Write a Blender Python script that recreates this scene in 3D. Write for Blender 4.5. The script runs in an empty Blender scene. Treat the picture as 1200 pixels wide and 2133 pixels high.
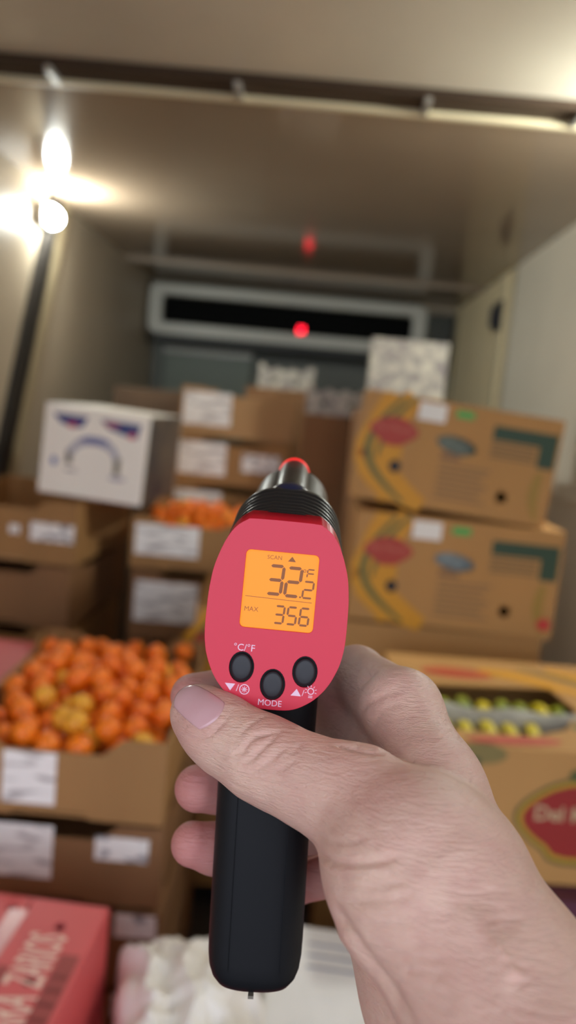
import bpy, bmesh, math, random
import numpy as np
from mathutils import Matrix, Vector
random.seed(7)
S = bpy.context.scene
COL = S.collection
PI = math.pi

# ------------------------------------------------------------------ camera
cam = bpy.data.cameras.new('camera'); camo = bpy.data.objects.new('camera', cam); COL.objects.link(camo)
cam.sensor_fit = 'HORIZONTAL'; cam.sensor_width = 20.25; cam.lens = 27.0
cam.clip_start = 0.01; cam.clip_end = 60
cm = Matrix(((0.995184, -0.095825, 0.020628), (0.032836, 0.127627, -0.991279), (0.092357, 0.987182, 0.130159))).to_4x4()
cm.translation = (0, 0, 1.5)
camo.matrix_world = cm
cam.dof.use_dof = True; cam.dof.focus_distance = 0.252; cam.dof.aperture_fstop = 6.5
S.camera = camo

# ------------------------------------------------------------------ daylight coming in through the open rear of the truck
w = bpy.data.worlds.new('daylight'); S.world = w; w.use_nodes = True
bg = w.node_tree.nodes['Background']; bg.inputs[0].default_value = (0.80, 0.86, 1.0, 1); bg.inputs[1].default_value = 2.0
S.view_settings.view_transform = 'Standard'; S.view_settings.look = 'None'
S.view_settings.exposure = 0.55; S.view_settings.gamma = 1.0; S.view_settings.use_curve_mapping = False
S.cycles.use_denoising = True
S.cycles.max_bounces = 8; S.cycles.sample_clamp_indirect = 4.0

# ------------------------------------------------------------------ helpers
def lin(c):
    return tuple(((x / 255) / 12.92 if x / 255 <= 0.04045 else ((x / 255 + 0.055) / 1.055) ** 2.4) for x in c)

def mat(name, col, rough=0.6, noise=0.0, scale=20.0, bump=0.0, bscale=None, metal=0.0, spec=0.5, stretch=(1, 1, 1), col2=None, coat=0.0, sss=0.0):
    m = bpy.data.materials.new(name); m.use_nodes = True
    nt = m.node_tree; b = nt.nodes['Principled BSDF']
    c = lin(col); b.inputs['Base Color'].default_value = (*c, 1)
    b.inputs['Roughness'].default_value = rough; b.inputs['Metallic'].default_value = metal
    b.inputs['Specular IOR Level'].default_value = spec
    b.inputs['Coat Weight'].default_value = coat
    if noise or bump:
        tc = nt.nodes.new('ShaderNodeTexCoord'); mp = nt.nodes.new('ShaderNodeMapping'); mp.inputs['Scale'].default_value = stretch
        nt.links.new(tc.outputs['Object'], mp.inputs[0])
        n = nt.nodes.new('ShaderNodeTexNoise'); n.inputs['Scale'].default_value = scale; n.inputs['Detail'].default_value = 4
        nt.links.new(mp.outputs[0], n.inputs['Vector'])
        if noise:
            mx = nt.nodes.new('ShaderNodeMix'); mx.data_type = 'RGBA'
            c2 = lin(col2) if col2 else tuple(x * (1 - noise) for x in c)
            mx.inputs[6].default_value = (*c, 1); mx.inputs[7].default_value = (*c2, 1)
            rp = nt.nodes.new('ShaderNodeMapRange'); rp.inputs[1].default_value = 0.35; rp.inputs[2].default_value = 0.65
            nt.links.new(n.outputs[0], rp.inputs[0]); nt.links.new(rp.outputs[0], mx.inputs[0])
            nt.links.new(mx.outputs[2], b.inputs['Base Color'])
        if bump:
            n2 = nt.nodes.new('ShaderNodeTexNoise'); n2.inputs['Scale'].default_value = bscale or scale; n2.inputs['Detail'].default_value = 3
            nt.links.new(mp.outputs[0], n2.inputs['Vector'])
            bp = nt.nodes.new('ShaderNodeBump'); bp.inputs['Strength'].default_value = bump; bp.inputs['Distance'].default_value = 0.01
            nt.links.new(n2.outputs[0], bp.inputs['Height']); nt.links.new(bp.outputs[0], b.inputs['Normal'])
    return m

def emis(name, col, strength):
    m = bpy.data.materials.new(name); m.use_nodes = True
    b = m.node_tree.nodes['Principled BSDF']; c = lin(col)
    b.inputs['Base Color'].default_value = (*[x * 0.12 for x in c], 1)
    b.inputs['Emission Color'].default_value = (*c, 1); b.inputs['Emission Strength'].default_value = strength
    b.inputs['Roughness'].default_value = 0.5
    return m

def props(o, label=None, cat=None, group=None, kind=None):
    if label: o['label'] = label
    if cat: o['category'] = cat
    if group: o['group'] = group
    if kind: o['kind'] = kind
    return o

def empty(name, loc=(0, 0, 0), rot=(0, 0, 0), label=None, cat=None, group=None):
    o = bpy.data.objects.new(name, None); COL.objects.link(o)
    o.location = loc; o.rotation_euler = rot; o.empty_display_size = 0.05
    return props(o, label, cat, group)

def raw(name, verts, faces, m, parent=None, smooth=False):
    me = bpy.data.meshes.new(name); me.from_pydata([tuple(map(float, v)) for v in verts], [], faces); me.update()
    if smooth: me.polygons.foreach_set('use_smooth', [True] * len(me.polygons))
    me.materials.append(m)
    o = bpy.data.objects.new(name, me); COL.objects.link(o)
    if parent: o.parent = parent
    return o

def bmo(name, bm, m, parent=None, smooth=False):
    bmesh.ops.recalc_face_normals(bm, faces=bm.faces[:])
    me = bpy.data.meshes.new(name); bm.to_mesh(me); bm.free()
    if smooth: me.polygons.foreach_set('use_smooth', [True] * len(me.polygons))
    me.materials.append(m)
    o = bpy.data.objects.new(name, me); COL.objects.link(o)
    if parent: o.parent = parent
    return o

def bevel(o, w, seg=2):
    md = o.modifiers.new('bevel', 'BEVEL'); md.width = w; md.segments = seg; md.limit_method = 'ANGLE'; md.angle_limit = 0.6
    return o

def boxbm(bm, x0, x1, y0, y1, z0, z1):
    v = [bm.verts.new(p) for p in ((x0, y0, z0), (x1, y0, z0), (x1, y1, z0), (x0, y1, z0), (x0, y0, z1), (x1, y0, z1), (x1, y1, z1), (x0, y1, z1))]
    for f in ((0, 3, 2, 1), (4, 5, 6, 7), (0, 1, 5, 4), (1, 2, 6, 5), (2, 3, 7, 6), (3, 0, 4, 7)): bm.faces.new([v[i] for i in f])

def box(name, x0, x1, y0, y1, z0, z1, m, parent=None, bev=0.0):
    bm = bmesh.new(); boxbm(bm, x0, x1, y0, y1, z0, z1); o = bmo(name, bm, m, parent)
    if bev: bevel(o, bev)
    return o

def plate(name, outer, holes, thick, m, parent=None, mtx=None, bev=0.0):
    """flat panel in local XZ (front face at y=0, body to y=+thick) with real holes"""
    bm = bmesh.new(); loops = []
    for lp in [outer] + list(holes):
        vs = [bm.verts.new((p[0], 0, p[1])) for p in lp]; loops.append(vs)
        for i in range(len(vs)): bm.edges.new((vs[i], vs[(i + 1) % len(vs)]))
    bmesh.ops.triangle_fill(bm, use_beauty=True, use_dissolve=False, edges=bm.edges[:])
    bmesh.ops.dissolve_limit(bm, angle_limit=0.01, verts=bm.verts[:], edges=bm.edges[:]) if not holes else None
    if thick:
        r = bmesh.ops.extrude_face_region(bm, geom=bm.faces[:])
        bmesh.ops.translate(bm, vec=(0, thick, 0), verts=[g for g in r['geom'] if isinstance(g, bmesh.types.BMVert)])
    if mtx is not None: bm.transform(mtx)
    o = bmo(name, bm, m, parent)
    if bev: bevel(o, bev)
    return o

def ell(cx, cz, rx, rz, n=20, rot=0):
    out = []
    for i in range(n):
        a = 2 * PI * i / n; x, z = rx * math.cos(a), rz * math.sin(a)
        out.append((cx + x * math.cos(rot) - z * math.sin(rot), cz + x * math.sin(rot) + z * math.cos(rot)))
    return out

def rect(x0, x1, z0, z1): return [(x0, z0), (x1, z0), (x1, z1), (x0, z1)]

def rrect(x0, x1, z0, z1, r, n=4):
    out = []
    for cx, cz, a0 in ((x1 - r, z1 - r, 0), (x0 + r, z1 - r, PI / 2), (x0 + r, z0 + r, PI), (x1 - r, z0 + r, 1.5 * PI)):
        for i in range(n + 1):
            a = a0 + i * PI / 2 / n; out.append((cx + r * math.cos(a), cz + r * math.sin(a)))
    return out

def loft(name, rings, m, parent=None, cap=True, smooth=True):
    n = len(rings[0]); V = [p for r in rings for p in r]; F = []
    for k in range(len(rings) - 1):
        for i in range(n):
            j = (i + 1) % n; F.append((k * n + i, k * n + j, (k + 1) * n + j, (k + 1) * n + i))
    if cap:
        F.append(tuple(range(n - 1, -1, -1))); F.append(tuple((len(rings) - 1) * n + i for i in range(n)))
    bm = bmesh.new(); vs = [bm.verts.new(tuple(map(float, p))) for p in V]
    for f in F: bm.faces.new([vs[i] for i in f])
    return bmo(name, bm, m, parent, smooth)

def text(name, s, size, m, parent, mtx, thick=0.0, bold=0.0, sx=1.0):
    """lettering as a mesh; local XZ plane reading along +X"""
    cu = bpy.data.curves.new(name, 'FONT'); cu.body = s; cu.size = size; cu.align_x = 'CENTER'; cu.align_y = 'CENTER'
    cu.extrude = thick; cu.offset = bold; cu.resolution_u = 3
    t = bpy.data.objects.new(name, cu); COL.objects.link(t)
    dg = bpy.context.evaluated_depsgraph_get(); me = bpy.data.meshes.new_from_object(t.evaluated_get(dg))
    bpy.data.objects.remove(t); bpy.data.curves.remove(cu)
    me.transform(mtx @ Matrix.Rotation(PI / 2, 4, 'X') @ Matrix.Diagonal((sx, 1, 1, 1)))
    me.materials.clear(); me.materials.append(m)
    o = bpy.data.objects.new(name, me); COL.objects.link(o); o.parent = parent
    return o

def copy_tree(o, parent=None):
    c = o.copy(); COL.objects.link(c)
    if parent: c.parent = parent
    for ch in list(o.children): copy_tree(ch, c)
    return c

# ------------------------------------------------------------------ the truck body (metres): x right, y into the truck, z up
XL, XR, YB, ZC, YO, ZF = -1.28, 1.0, 6.0, 2.37, -0.9, 0.09
M_ceil = mat('glossy_beige_ceiling_panel', (168, 148, 126), 0.11, noise=0.12, scale=1.2, bump=0.06, bscale=3.0)
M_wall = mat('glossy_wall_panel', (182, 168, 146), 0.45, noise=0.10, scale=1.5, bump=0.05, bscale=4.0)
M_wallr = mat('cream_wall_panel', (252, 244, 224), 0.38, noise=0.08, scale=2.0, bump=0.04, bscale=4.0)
M_alu = mat('aluminium', (200, 198, 192), 0.32, metal=0.6)
M_dark = mat('dark_gasket', (40, 36, 32), 0.5)
M_cream = mat('cream_trim', (236, 222, 184), 0.45)
M_floor = mat('truck_floor', (70, 66, 62), 0.6, noise=0.3, scale=6)
M_back = mat('grey_bulkhead', (104, 108, 100), 0.5, noise=0.15, scale=3)
def struct(o): o['kind'] = 'structure'; return o
struct(box('ground', -14, 14, -26, YO, -1.15, -1.0, mat('yard_asphalt', (96, 94, 92), .9, noise=.2, scale=2)))
struct(box('floor', XL - .1, XR + .1, YO, YB + .1, ZF - .1, ZF, M_floor))
struct(box('ceiling', XL - .1, XR + .1, YO, YB + .1, ZC, ZC + .08, M_ceil))
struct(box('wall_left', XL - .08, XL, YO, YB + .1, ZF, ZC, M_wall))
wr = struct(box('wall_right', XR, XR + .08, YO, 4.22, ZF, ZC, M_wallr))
wr2 = box('corner_panel', XR, XR + .08, 4.27, YB + .1, ZF, ZC, M_cream, wr)
for k in range(5):                                              # shallow ribs of the corner panel
    box('panel_rib', XR - .018, XR, 4.34 + .33 * k, 4.50 + .33 * k, ZF, ZC - .02, M_cream, wr, bev=.006)
box('joint_gasket', XR + .01, XR + .07, 4.22, 4.27, ZF, ZC, M_dark, wr)
for z in (1.26,): box('panel_seam', XR - .002, XR, YO, 4.2, z, z + .012, M_wallr, wr)
struct(box('wall_back', XL, XR, YB, YB + .08, ZF, ZC, M_back))
# dark seam with a pale edging strip that runs down the left wall, leaning as the wall curtain hangs
sm = struct(raw('trim_1', [(XL, y, z) for y, z in ((2.84, .6), (2.96, .6), (3.69, ZC), (3.57, ZC))] + [(XL + .03, y, z) for y, z in ((2.84, .6), (2.96, .6), (3.69, ZC), (3.57, ZC))],
    [(4, 5, 6, 7), (0, 4, 7, 3), (1, 2, 6, 5), (0, 1, 5, 4), (3, 7, 6, 2)], M_dark))
raw('edging_strip', [(XL, y, z) for y, z in ((2.96, .6), (3.08, .6), (3.82, ZC), (3.69, ZC))] + [(XL + .02, y, z) for y, z in ((2.96, .6), (3.08, .6), (3.82, ZC), (3.69, ZC))],
    [(4, 5, 6, 7), (0, 4, 7, 3), (1, 2, 6, 5), (0, 1, 5, 4), (3, 7, 6, 2)], mat('dull_edging', (170, 156, 126), .5), sm)
# curtain rail across the ceiling: dark channel, bright aluminium lip, brackets
rl = struct(box('trim_2', XL, XR, 2.12, 2.22, ZC - .035, ZC, mat('rail_channel', (70, 56, 44), .6, spec=.2)))
box('rail_lip', XL, XR, 2.205, 2.222, ZC - .050, ZC - .036, M_cream, rl)
for x in (-.78, -.28, .22, .62): box('rail_bracket', x - .008, x + .008, 2.12, 2.205, ZC - .05, ZC - .034, M_alu, rl)
struct(box('ceiling_lit_overlay', XL, XR, YO, 2.12, ZC - .012, ZC, mat('baked_light_ceiling', (214, 206, 188), .22, noise=.1, scale=1.5, bump=.04, bscale=3)))  # added front ceiling sheet; its lighter colour stands in for light falling there
c2 = struct(box('trim_3', XL, XR, 5.0, 5.04, ZC - .02, ZC, mat('ceiling_batten', (150, 132, 112), .4)))
struct(box('trim_4', XL, XR, YB - .05, YB, ZC - .05, ZC, M_wall))
struct(box('baseboard_left', XL, XL + .02, YO, YB, ZF, ZF + .25, M_alu)); struct(box('baseboard_right', XR - .02, XR, YO, 4.2, ZF, ZF + .25, M_alu))

# evaporator at the back wall
ev = empty('evaporator_unit', (-0.255, 5.62, 2.145), label='grey evaporator cooling unit with a long dark slot high on the back wall', cat='cooling unit')
M_grey = mat('grey_housing', (196, 196, 186), 0.38); M_slot = mat('dark_slot', (10, 11, 11), 0.7, spec=.1)
hw, hh = 1.0, .178
box('housing', -hw + .02, hw - .02, .10, .36, -hh + .02, hh + .02, M_grey, ev, bev=.02)
f_ = plate('front_bezel', rrect(-hw, hw, -hh, hh, .06), [rrect(-hw + .10, hw - .10, -hh + .085, hh - .08, .03)], .09, M_grey, ev, bev=.012)
plate('slot_back', rect(-hw + .08, hw - .08, -hh + .07, hh - .06), [], .02, M_slot, ev, Matrix.Translation((0, .07, 0)))
for k in range(9):
    box('grille_bar', -hw + .09, hw - .09, .045, .055, -hh + .09 + .02 * k, -hh + .094 + .02 * k, M_slot, ev)
box('drip_tray', -hw + .05, hw - .05, .02, .34, -hh - .05, -hh + .015, mat('dark_drip_tray', (44, 46, 44), .5), ev, bev=.01)
ro = empty('digital_readout', (-0.145, 5.60, 2.075), label='tiny glowing red digital readout on the lip of the cooling unit', cat='readout')
box('readout_case', -.05, .05, -.02, .0, -.035, .035, M_slot, ro)
ro.scale = (.75, .75, .75)
M_redled = emis('red_led', (255, 25, 50), 9.0)
for sx in (-.03, .006):
    for (a, b, c, d) in ((0, .022, .024, .029), (0, .022, -.003, .002), (0, .022, -.03, -.025), (.018, .023, 0, .028), (-.001, .004, -.028, 0), (.018, .023, -.028, -.0)):
        box('led_segment', sx + a, sx + b, -.023, -.02, c, d, M_redled, ro)
bk = empty('bulkhead_panel', (-0.84, 5.93, 1.5), label='pale grey-green return panel below the cooling unit', cat='panel')
box('panel_face', -.34, .34, 0, .06, -.7, .40, mat('grey_green_panel', (112, 122, 112), .5), bk, bev=.01)
box('panel_lip', -.34, .34, -.03, 0, .36, .40, M_grey, bk)
# wall lamps: one in view at the left ceiling corner, its twin opposite just out of the frame
def lamp(name, x, y, z, s, label, e):
    L = empty(name, (x, y, z), (0, 0, 0), label, 'lamp', 'corner lamps of the truck body')
    box('lamp_base', -s * .045, s * .0, -.08, .08, -.045, .045, M_alu, L, bev=.008)
    rings = []
    for k in range(7):
        a = k / 6 * PI / 2; rr = math.cos(a)
        rings.append([(s * .05 * math.sin(a) + (0.0), .072 * max(rr, .12) * math.cos(t), .045 * max(rr, .12) * math.sin(t)) for t in [2 * PI * i / 24 for i in range(24)]])
    loft('lamp_lens', rings, emis(name + '_glow', (250, 255, 248), e), L)
    return L
lamp('corner_lamp', XL + .045, 3.48, 2.246, 1, 'blazing white oval lamp in the left corner under the ceiling', 245)
lamp('corner_lamp', XR - .045, 2.0, 2.25, -1, 'matching white oval lamp high on the right wall near the truck opening', 270)
# black latch on the right-hand corner panel
lt = empty('door_latch', (XR - .03, 4.44, 2.13), label='small black latch on the cream corner panel by the right wall', cat='latch')
box('latch_plate', -.012, .03, -.08, .08, -.085, .085, mat('black_latch', (34, 34, 42), .35), lt, bev=.02)
box('latch_lever', -.035, -.012, -.03, .03, -.06, .05, bpy.data.materials['black_latch'], lt, bev=.008)

# ------------------------------------------------------------------ cartons
def label_mat(name, base, ink, sx=14, sz=60, th=0.56):
    m = bpy.data.materials.new(name); m.use_nodes = True; nt = m.node_tree; b = nt.nodes['Principled BSDF']; b.inputs['Roughness'].default_value = .5
    tc = nt.nodes.new('ShaderNodeTexCoord'); mp = nt.nodes.new('ShaderNodeMapping'); mp.inputs['Scale'].default_value = (sx, 1, sz)
    n = nt.nodes.new('ShaderNodeTexNoise'); n.inputs['Scale'].default_value = 1.0; n.inputs['Detail'].default_value = 1
    r = nt.nodes.new('ShaderNodeMapRange'); r.inputs[1].default_value = th - .04; r.inputs[2].default_value = th + .04; r.clamp = True
    mx = nt.nodes.new('ShaderNodeMix'); mx.data_type = 'RGBA'; mx.inputs[6].default_value = (*lin(base), 1); mx.inputs[7].default_value = (*lin(ink), 1)
    nt.links.new(tc.outputs['Object'], mp.inputs[0]); nt.links.new(mp.outputs[0], n.inputs['Vector']); nt.links.new(n.outputs[0], r.inputs[0])
    nt.links.new(r.outputs[0], mx.inputs[0]); nt.links.new(mx.outputs[2], b.inputs['Base Color'])
    return m
M_card = mat('brown_cardboard', (168, 124, 74), 0.75, noise=0.12, scale=9, bump=0.10, bscale=220, stretch=(1, 1, .15))
M_card2 = mat('darker_cardboard', (146, 104, 66), 0.75, noise=0.14, scale=9, bump=0.10, bscale=220, stretch=(1, 1, .15))
M_card3 = mat('tan_cardboard', (182, 142, 96), 0.75, noise=0.08, scale=7, bump=0.08, bscale=220, stretch=(1, 1, .15))
M_cardd = mat('dark_old_cardboard', (96, 74, 54), 0.8, noise=0.2, scale=8)  # dark brown board for the rear pile and base pieces
M_lab = label_mat('printed_paper_label', (250, 246, 240), (190, 184, 180), 12, 50, .58)
M_lab2 = label_mat('printed_strip_label', (250, 246, 240), (160, 158, 160), 26, 40, .56)
TK = .006
def tray(x, y, z, w, d, h, yaw=0.0, m=None, label='', group='open brown fruit cartons in the stacks', labels=(), notch=.03, name='cardboard_tray', cat='carton', roll=0.0):
    """open carton; origin at its base centre; front is the -y side"""
    m = m or M_card
    o = empty(name, (x, y, z), (0, roll, yaw), label, cat, group)
    box('base_panel', -w / 2 + TK, w / 2 - TK, -d / 2 + TK, d / 2 - TK, 0, TK, m, o)
    a = w * .5; c = w * .20
    prof = [(-a, 0), (-a * .35, 0), (-a * .30, .012), (a * .30, .012), (a * .35, 0), (a, 0), (a, h), (a - c, h), (a - c - .035, h - notch), (-a + c + .035, h - notch), (-a + c, h), (-a, h)]
    fp = plate('front_panel', prof, [], TK, m, o, Matrix.Translation((0, -d / 2, 0)))
    plate('back_panel', prof, [], TK, m, o, Matrix.Translation((0, d / 2 - TK, 0)))
    b = d * .5
    sp = [(-b + TK, 0), (b - TK, 0), (b - TK, h), (b - c, h), (b - c - .03, h - notch * .8), (-b + c + .03, h - notch * .8), (-b + c, h), (-b + TK, h)]
    for s in (-1, 1):
        plate('side_panel', sp, [], TK, m, o, Matrix.Translation((s * (a - TK / 2) + TK / 2, 0, 0)) @ Matrix.Rotation(PI / 2, 4, 'Z'))
        for t in (-1, 1): box('corner_flap', s * (a - TK) - (.07 if s > 0 else 0), s * (a - TK) + (0 if s > 0 else .07), t * (b - TK) - (TK if t > 0 else 0), t * (b - TK) + (0 if t > 0 else TK), h * .4, h - .001, m, o)
    for (x0, x1, z0, z1, lm) in labels:
        box('paper_label', x0, x1, -.0012, -.0002, z0, z1, lm, fp).location = (0, -d / 2, 0)
    return o
def closed(x, y, z, w, d, h, yaw=0, m=None, label='', group=None, name='cardboard_box', roll=0.0, cat='box', seam=True):
    m = m or M_card
    o = empty(name, (x, y, z), (0, roll, yaw), label, cat, group)
    for s, nm in ((-1, 'front_panel'), (1, 'back_panel')): box(nm, -w / 2, w / 2, s * d / 2 - (TK if s > 0 else 0), s * d / 2 + (0 if s > 0 else TK), 0, h, m, o, bev=.002)
    for s in (-1, 1): box('side_panel', s * w / 2 - (TK if s > 0 else 0), s * w / 2 + (0 if s > 0 else TK), -d / 2 + TK, d / 2 - TK, 0, h, m, o)
    box('base_panel', -w / 2 + TK, w / 2 - TK, -d / 2 + TK, d / 2 - TK, 0, TK, m, o)
    if seam:
        for s in (-1, 1): box('top_flap', -w / 2 + TK, w / 2 - TK, min(s * .0015, s * (d / 2 - TK)), max(s * .0015, s * (d / 2 - TK)), h - TK, h - .0005, m, o)
    else: box('top_panel', -w / 2 + TK, w / 2 - TK, -d / 2 + TK, d / 2 - TK, h - TK, h - .0005, m, o)
    return o

# --- front left stack of open cartons (the top one holds the big heap of oranges)
w1, d1, yaw1 = .40, .60, math.radians(1.5)
sx, sy = -.402, 1.555
lab_a = (-.12, .01, .018, .112, M_lab)
zs = [.757, .598, .435, .272, .109]
txt = ['open brown carton heaped with oranges, front left, on top of its stack', 'brown carton with a white strip label directly under the heaped orange carton', 'third carton down in the front left stack, half hidden by the pink box', 'fourth carton down in the front left stack', 'bottom carton of the front left stack, on the truck floor']
for i, z in enumerate(zs):
    L = [(-.085, .008, .022, .118, M_lab)] if i == 0 else [(-.10, .005, .04, .14, M_lab), (.080, .175, .085, .130, M_lab2)]
    if i > 1: L = [(.12, .195, .10, .145, M_lab2)]
    tray(sx + .003 * i, sy + .004 * i, z, w1, d1, .150, yaw1, M_card2 if i else M_card, txt[i], labels=L)
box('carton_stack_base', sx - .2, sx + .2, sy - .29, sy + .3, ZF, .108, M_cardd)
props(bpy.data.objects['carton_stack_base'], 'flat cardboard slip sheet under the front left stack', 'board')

# --- left rear stack of closed-sided brown cartons with the white printed box on top
tx = ['wide brown carton directly under the white printed box, far left', 'brown carton second down below the white printed box', 'brown carton third down in the far left stack', 'brown carton fourth down in the far left stack', 'brown carton at the bottom of the far left stack']
for i in range(5):
    L = [(.10, .245, .075, .135, M_lab2), (.03, .065, .09, .12, M_lab2)] if i == 0 else ()
    tray(-.955 - .012 * i, 2.72, .938 - .212 * i, .50, .60, .205, math.radians(-3), M_card if i % 2 == 0 else M_card2, tx[i], labels=L, group='brown cartons of the far left stack')

# --- centre left stack: open carton of oranges above labelled cartons
tx = ['open brown carton of oranges behind the front heap, with a square white label', 'brown carton with a white label under the rear orange carton', 'third carton down below the rear orange carton', 'bottom carton below the rear orange carton']
zc = [.915, .665, .415, .165]
for i in range(4):
    tray(-.385 + .01 * (i % 2), 2.90, zc[i], .42, .60, .24 if i else .178, math.radians(2), M_card if i == 0 else M_card2, tx[i], labels=[(-.195, .025, .05 + .015 * (i > 0), .158 + .05 * (i > 0), M_lab)], group='brown cartons of the centre left stack', notch=.02)
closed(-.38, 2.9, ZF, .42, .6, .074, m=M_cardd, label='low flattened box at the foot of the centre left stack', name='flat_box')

# --- centre rear stack
tx = ['top brown carton with a large white label under the cooling unit', 'brown carton second from top in the centre rear stack, two white labels', 'brown carton third from top in the centre rear stack', 'brown carton fourth from top in the centre rear stack', 'brown carton fifth from top in the centre rear stack', 'brown carton sixth from top in the centre rear stack', 'bottom brown carton of the centre rear stack']
for i in range(7):
    L = [(-.235, -.03, .045, .185, M_lab)] + ([(.04, .205, .07, .15, M_lab2)] if i == 1 else [])
    tray(-.322 - .006 * i, 3.50, 1.362 - .212 * i, .49, .40, .205, math.radians(.5), M_card3 if i == 0 else M_card, tx[i], labels=L, group='brown cartons of the centre rear stack', notch=.028)

# --- tall plain cartons right of centre, white crates on top
tx = ['tall plain brown box right of the centre rear stack, topmost', 'tall plain brown box below, half hidden by the thermometer', 'tall plain brown box third down right of centre', 'tall plain brown box fourth down right of centre', 'tall plain brown box at the bottom right of centre']
for i in range(5):
    closed(.093, 3.42, 1.215 - .281 * i, .27, .42, .28, math.radians(1), M_card2, tx[i], 'tall plain brown boxes right of centre')

# dark boxes in shade behind the white printed box
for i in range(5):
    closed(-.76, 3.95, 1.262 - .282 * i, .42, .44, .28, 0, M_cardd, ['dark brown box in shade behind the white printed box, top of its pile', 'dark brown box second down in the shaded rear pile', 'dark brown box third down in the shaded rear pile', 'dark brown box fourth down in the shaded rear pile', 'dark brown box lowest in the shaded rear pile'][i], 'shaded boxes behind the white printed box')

# --- the white printed box
M_white = mat('white_coated_board', (252, 244, 232), 0.5, noise=.04, scale=5)
M_wside = mat('dark_mottled_board', (110, 98, 84), .6, noise=.35, scale=9, col2=(60, 58, 62))  # side panels: darker and more mottled than the white front
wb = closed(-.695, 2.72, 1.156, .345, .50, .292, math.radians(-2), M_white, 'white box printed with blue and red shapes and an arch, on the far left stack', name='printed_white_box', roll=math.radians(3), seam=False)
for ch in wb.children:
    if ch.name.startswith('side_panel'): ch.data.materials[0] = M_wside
fpw = [c for c in wb.children if c.name.startswith('front_panel')][0]
def pr(parent, pts, col, yf, name='print_patch', holes=(), rough=.55):
    key = 'ink_%02x%02x%02x' % col
    m = bpy.data.materials.get(key) or mat(key, col, rough)
    return plate(name, pts, list(holes), .0006, m, parent, Matrix.Translation((0, yf - .0007, 0)))
yf = -.25
pr(fpw, [(-.145, .262), (-.03, .262), (-.045, .228), (-.075, .222), (-.12, .235)], (58, 66, 130), yf)
pr(fpw, [(.012, .262), (.145, .262), (.135, .215), (.09, .222), (.04, .235)], (58, 72, 126), yf)
pr(fpw, [(-.10, .235), (-.07, .243), (-.062, .225), (-.09, .222)], (190, 60, 80), yf - .0007)
pr(fpw, ell(.05, .249, .028, .008), (170, 70, 100), yf - .0007)
pr(fpw, ell(.118, .222, .013, .010), (205, 70, 90), yf - .0007)
arch = [(.085 * math.cos(a), .135 + .068 * math.sin(a)) for a in [PI * i / 20 for i in range(21)]] + [(.066 * math.cos(a), .135 + .040 * math.sin(a)) for a in [PI * (20 - i) / 20 for i in range(21)]]
pr(fpw, arch, (178, 176, 190), yf, 'print_arch')
pr(fpw, ell(.0, .190, .048, .013), (120, 122, 168), yf - .0007)
pr(fpw, rect(-.090, -.070, .105, .150), (120, 112, 96), yf, 'print_pillar'); pr(fpw, rect(.070, .090, .090, .145), (120, 112, 88), yf, 'print_pillar')
pr(fpw, ell(-.128, .108, .010, .014), (96, 116, 176), yf); pr(fpw, ell(.085, .078, .028, .008), (186, 180, 190), yf); pr(fpw, ell(-.07, .085, .022, .006), (196, 188, 184), yf)

# --- waxed white box, white crates at the back right
M_wax = mat('waxed_white_board', (206, 200, 182), .5, noise=.25, scale=28, col2=(140, 132, 130))
closed(.33, 2.95, 1.545, .275, .26, .245, math.radians(-3), M_wax, 'white speckled produce box standing behind the upper banana box', name='waxed_box')
for i in range(5):
    closed(.33, 2.98, 1.242 - .288 * i, .34, .42, .286, 0, M_card2, ['brown box right under the white speckled box', 'brown box second below the white speckled box', 'brown box third below the white speckled box', 'brown box fourth below the white speckled box', 'low brown box at the floor below the white speckled box'][i] , 'brown boxes below the speckled box') if i < 4 else None
closed(.33, 2.98, ZF, .34, .42, .285, 0, M_card2, 'low brown box at the floor below the white speckled box', 'brown boxes below the speckled box')
def crate(x, y, z, w, d, h, lab, yaw=0):
    o = empty('white_crate', (x, y, z), (0, 0, yaw), lab, 'crate', 'white crates at the back of the load')
    m = M_wax
    box('crate_base', -w / 2, w / 2, -d / 2, d / 2, 0, .008, m, o)
    n = 14
    up = [(w / 2 - w * i / n, h * (.72 + .28 * (1 if i in (0, 1, n, n - 1) else (.6 * math.sin(i * 2.3) ** 2)))) for i in range(n + 1)]
    for s in (-1, 1):
        plate('crate_side', [(-w / 2, 0), (w / 2, 0)] + up, [ell(-w * .22, h * .38, w * .05, h * .14, 10), ell(w * .2, h * .38, w * .05, h * .14, 10)], .008, m, o, Matrix.Translation((0, s * d / 2 - .004, 0)))
        box('crate_end', s * w / 2 - .008 * (s > 0), s * w / 2 + .008 * (s < 0), -d / 2 + .005, d / 2 - .005, .008, h, m, o)
    return o
crate(.10, 3.36, 1.497, .27, .30, .125, 'low white crate with a ragged rim on the tall plain box')
closed(-.17, 4.35, 1.30, .40, .40, .31, 0, M_card2, 'brown box that carries the small white crate below the cooling unit', name='rear_box')
for i in range(3): closed(-.17, 4.35, 1.0 - .302 * i, .40, .40, .298, 0, M_card2, ['brown box under the rear box, second of its pile', 'brown box third down in the rear pile', 'brown box fourth down in the rear pile'][i], 'boxes of the rear pile', name='rear_box')
closed(-.17, 4.35, ZF, .40, .40, .302, 0, M_card2, 'brown box at the foot of the rear pile', 'boxes of the rear pile', name='rear_box')
crate(-.165, 4.33, 1.612, .30, .26, .13, 'small white crate under the middle of the cooling unit')

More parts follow.
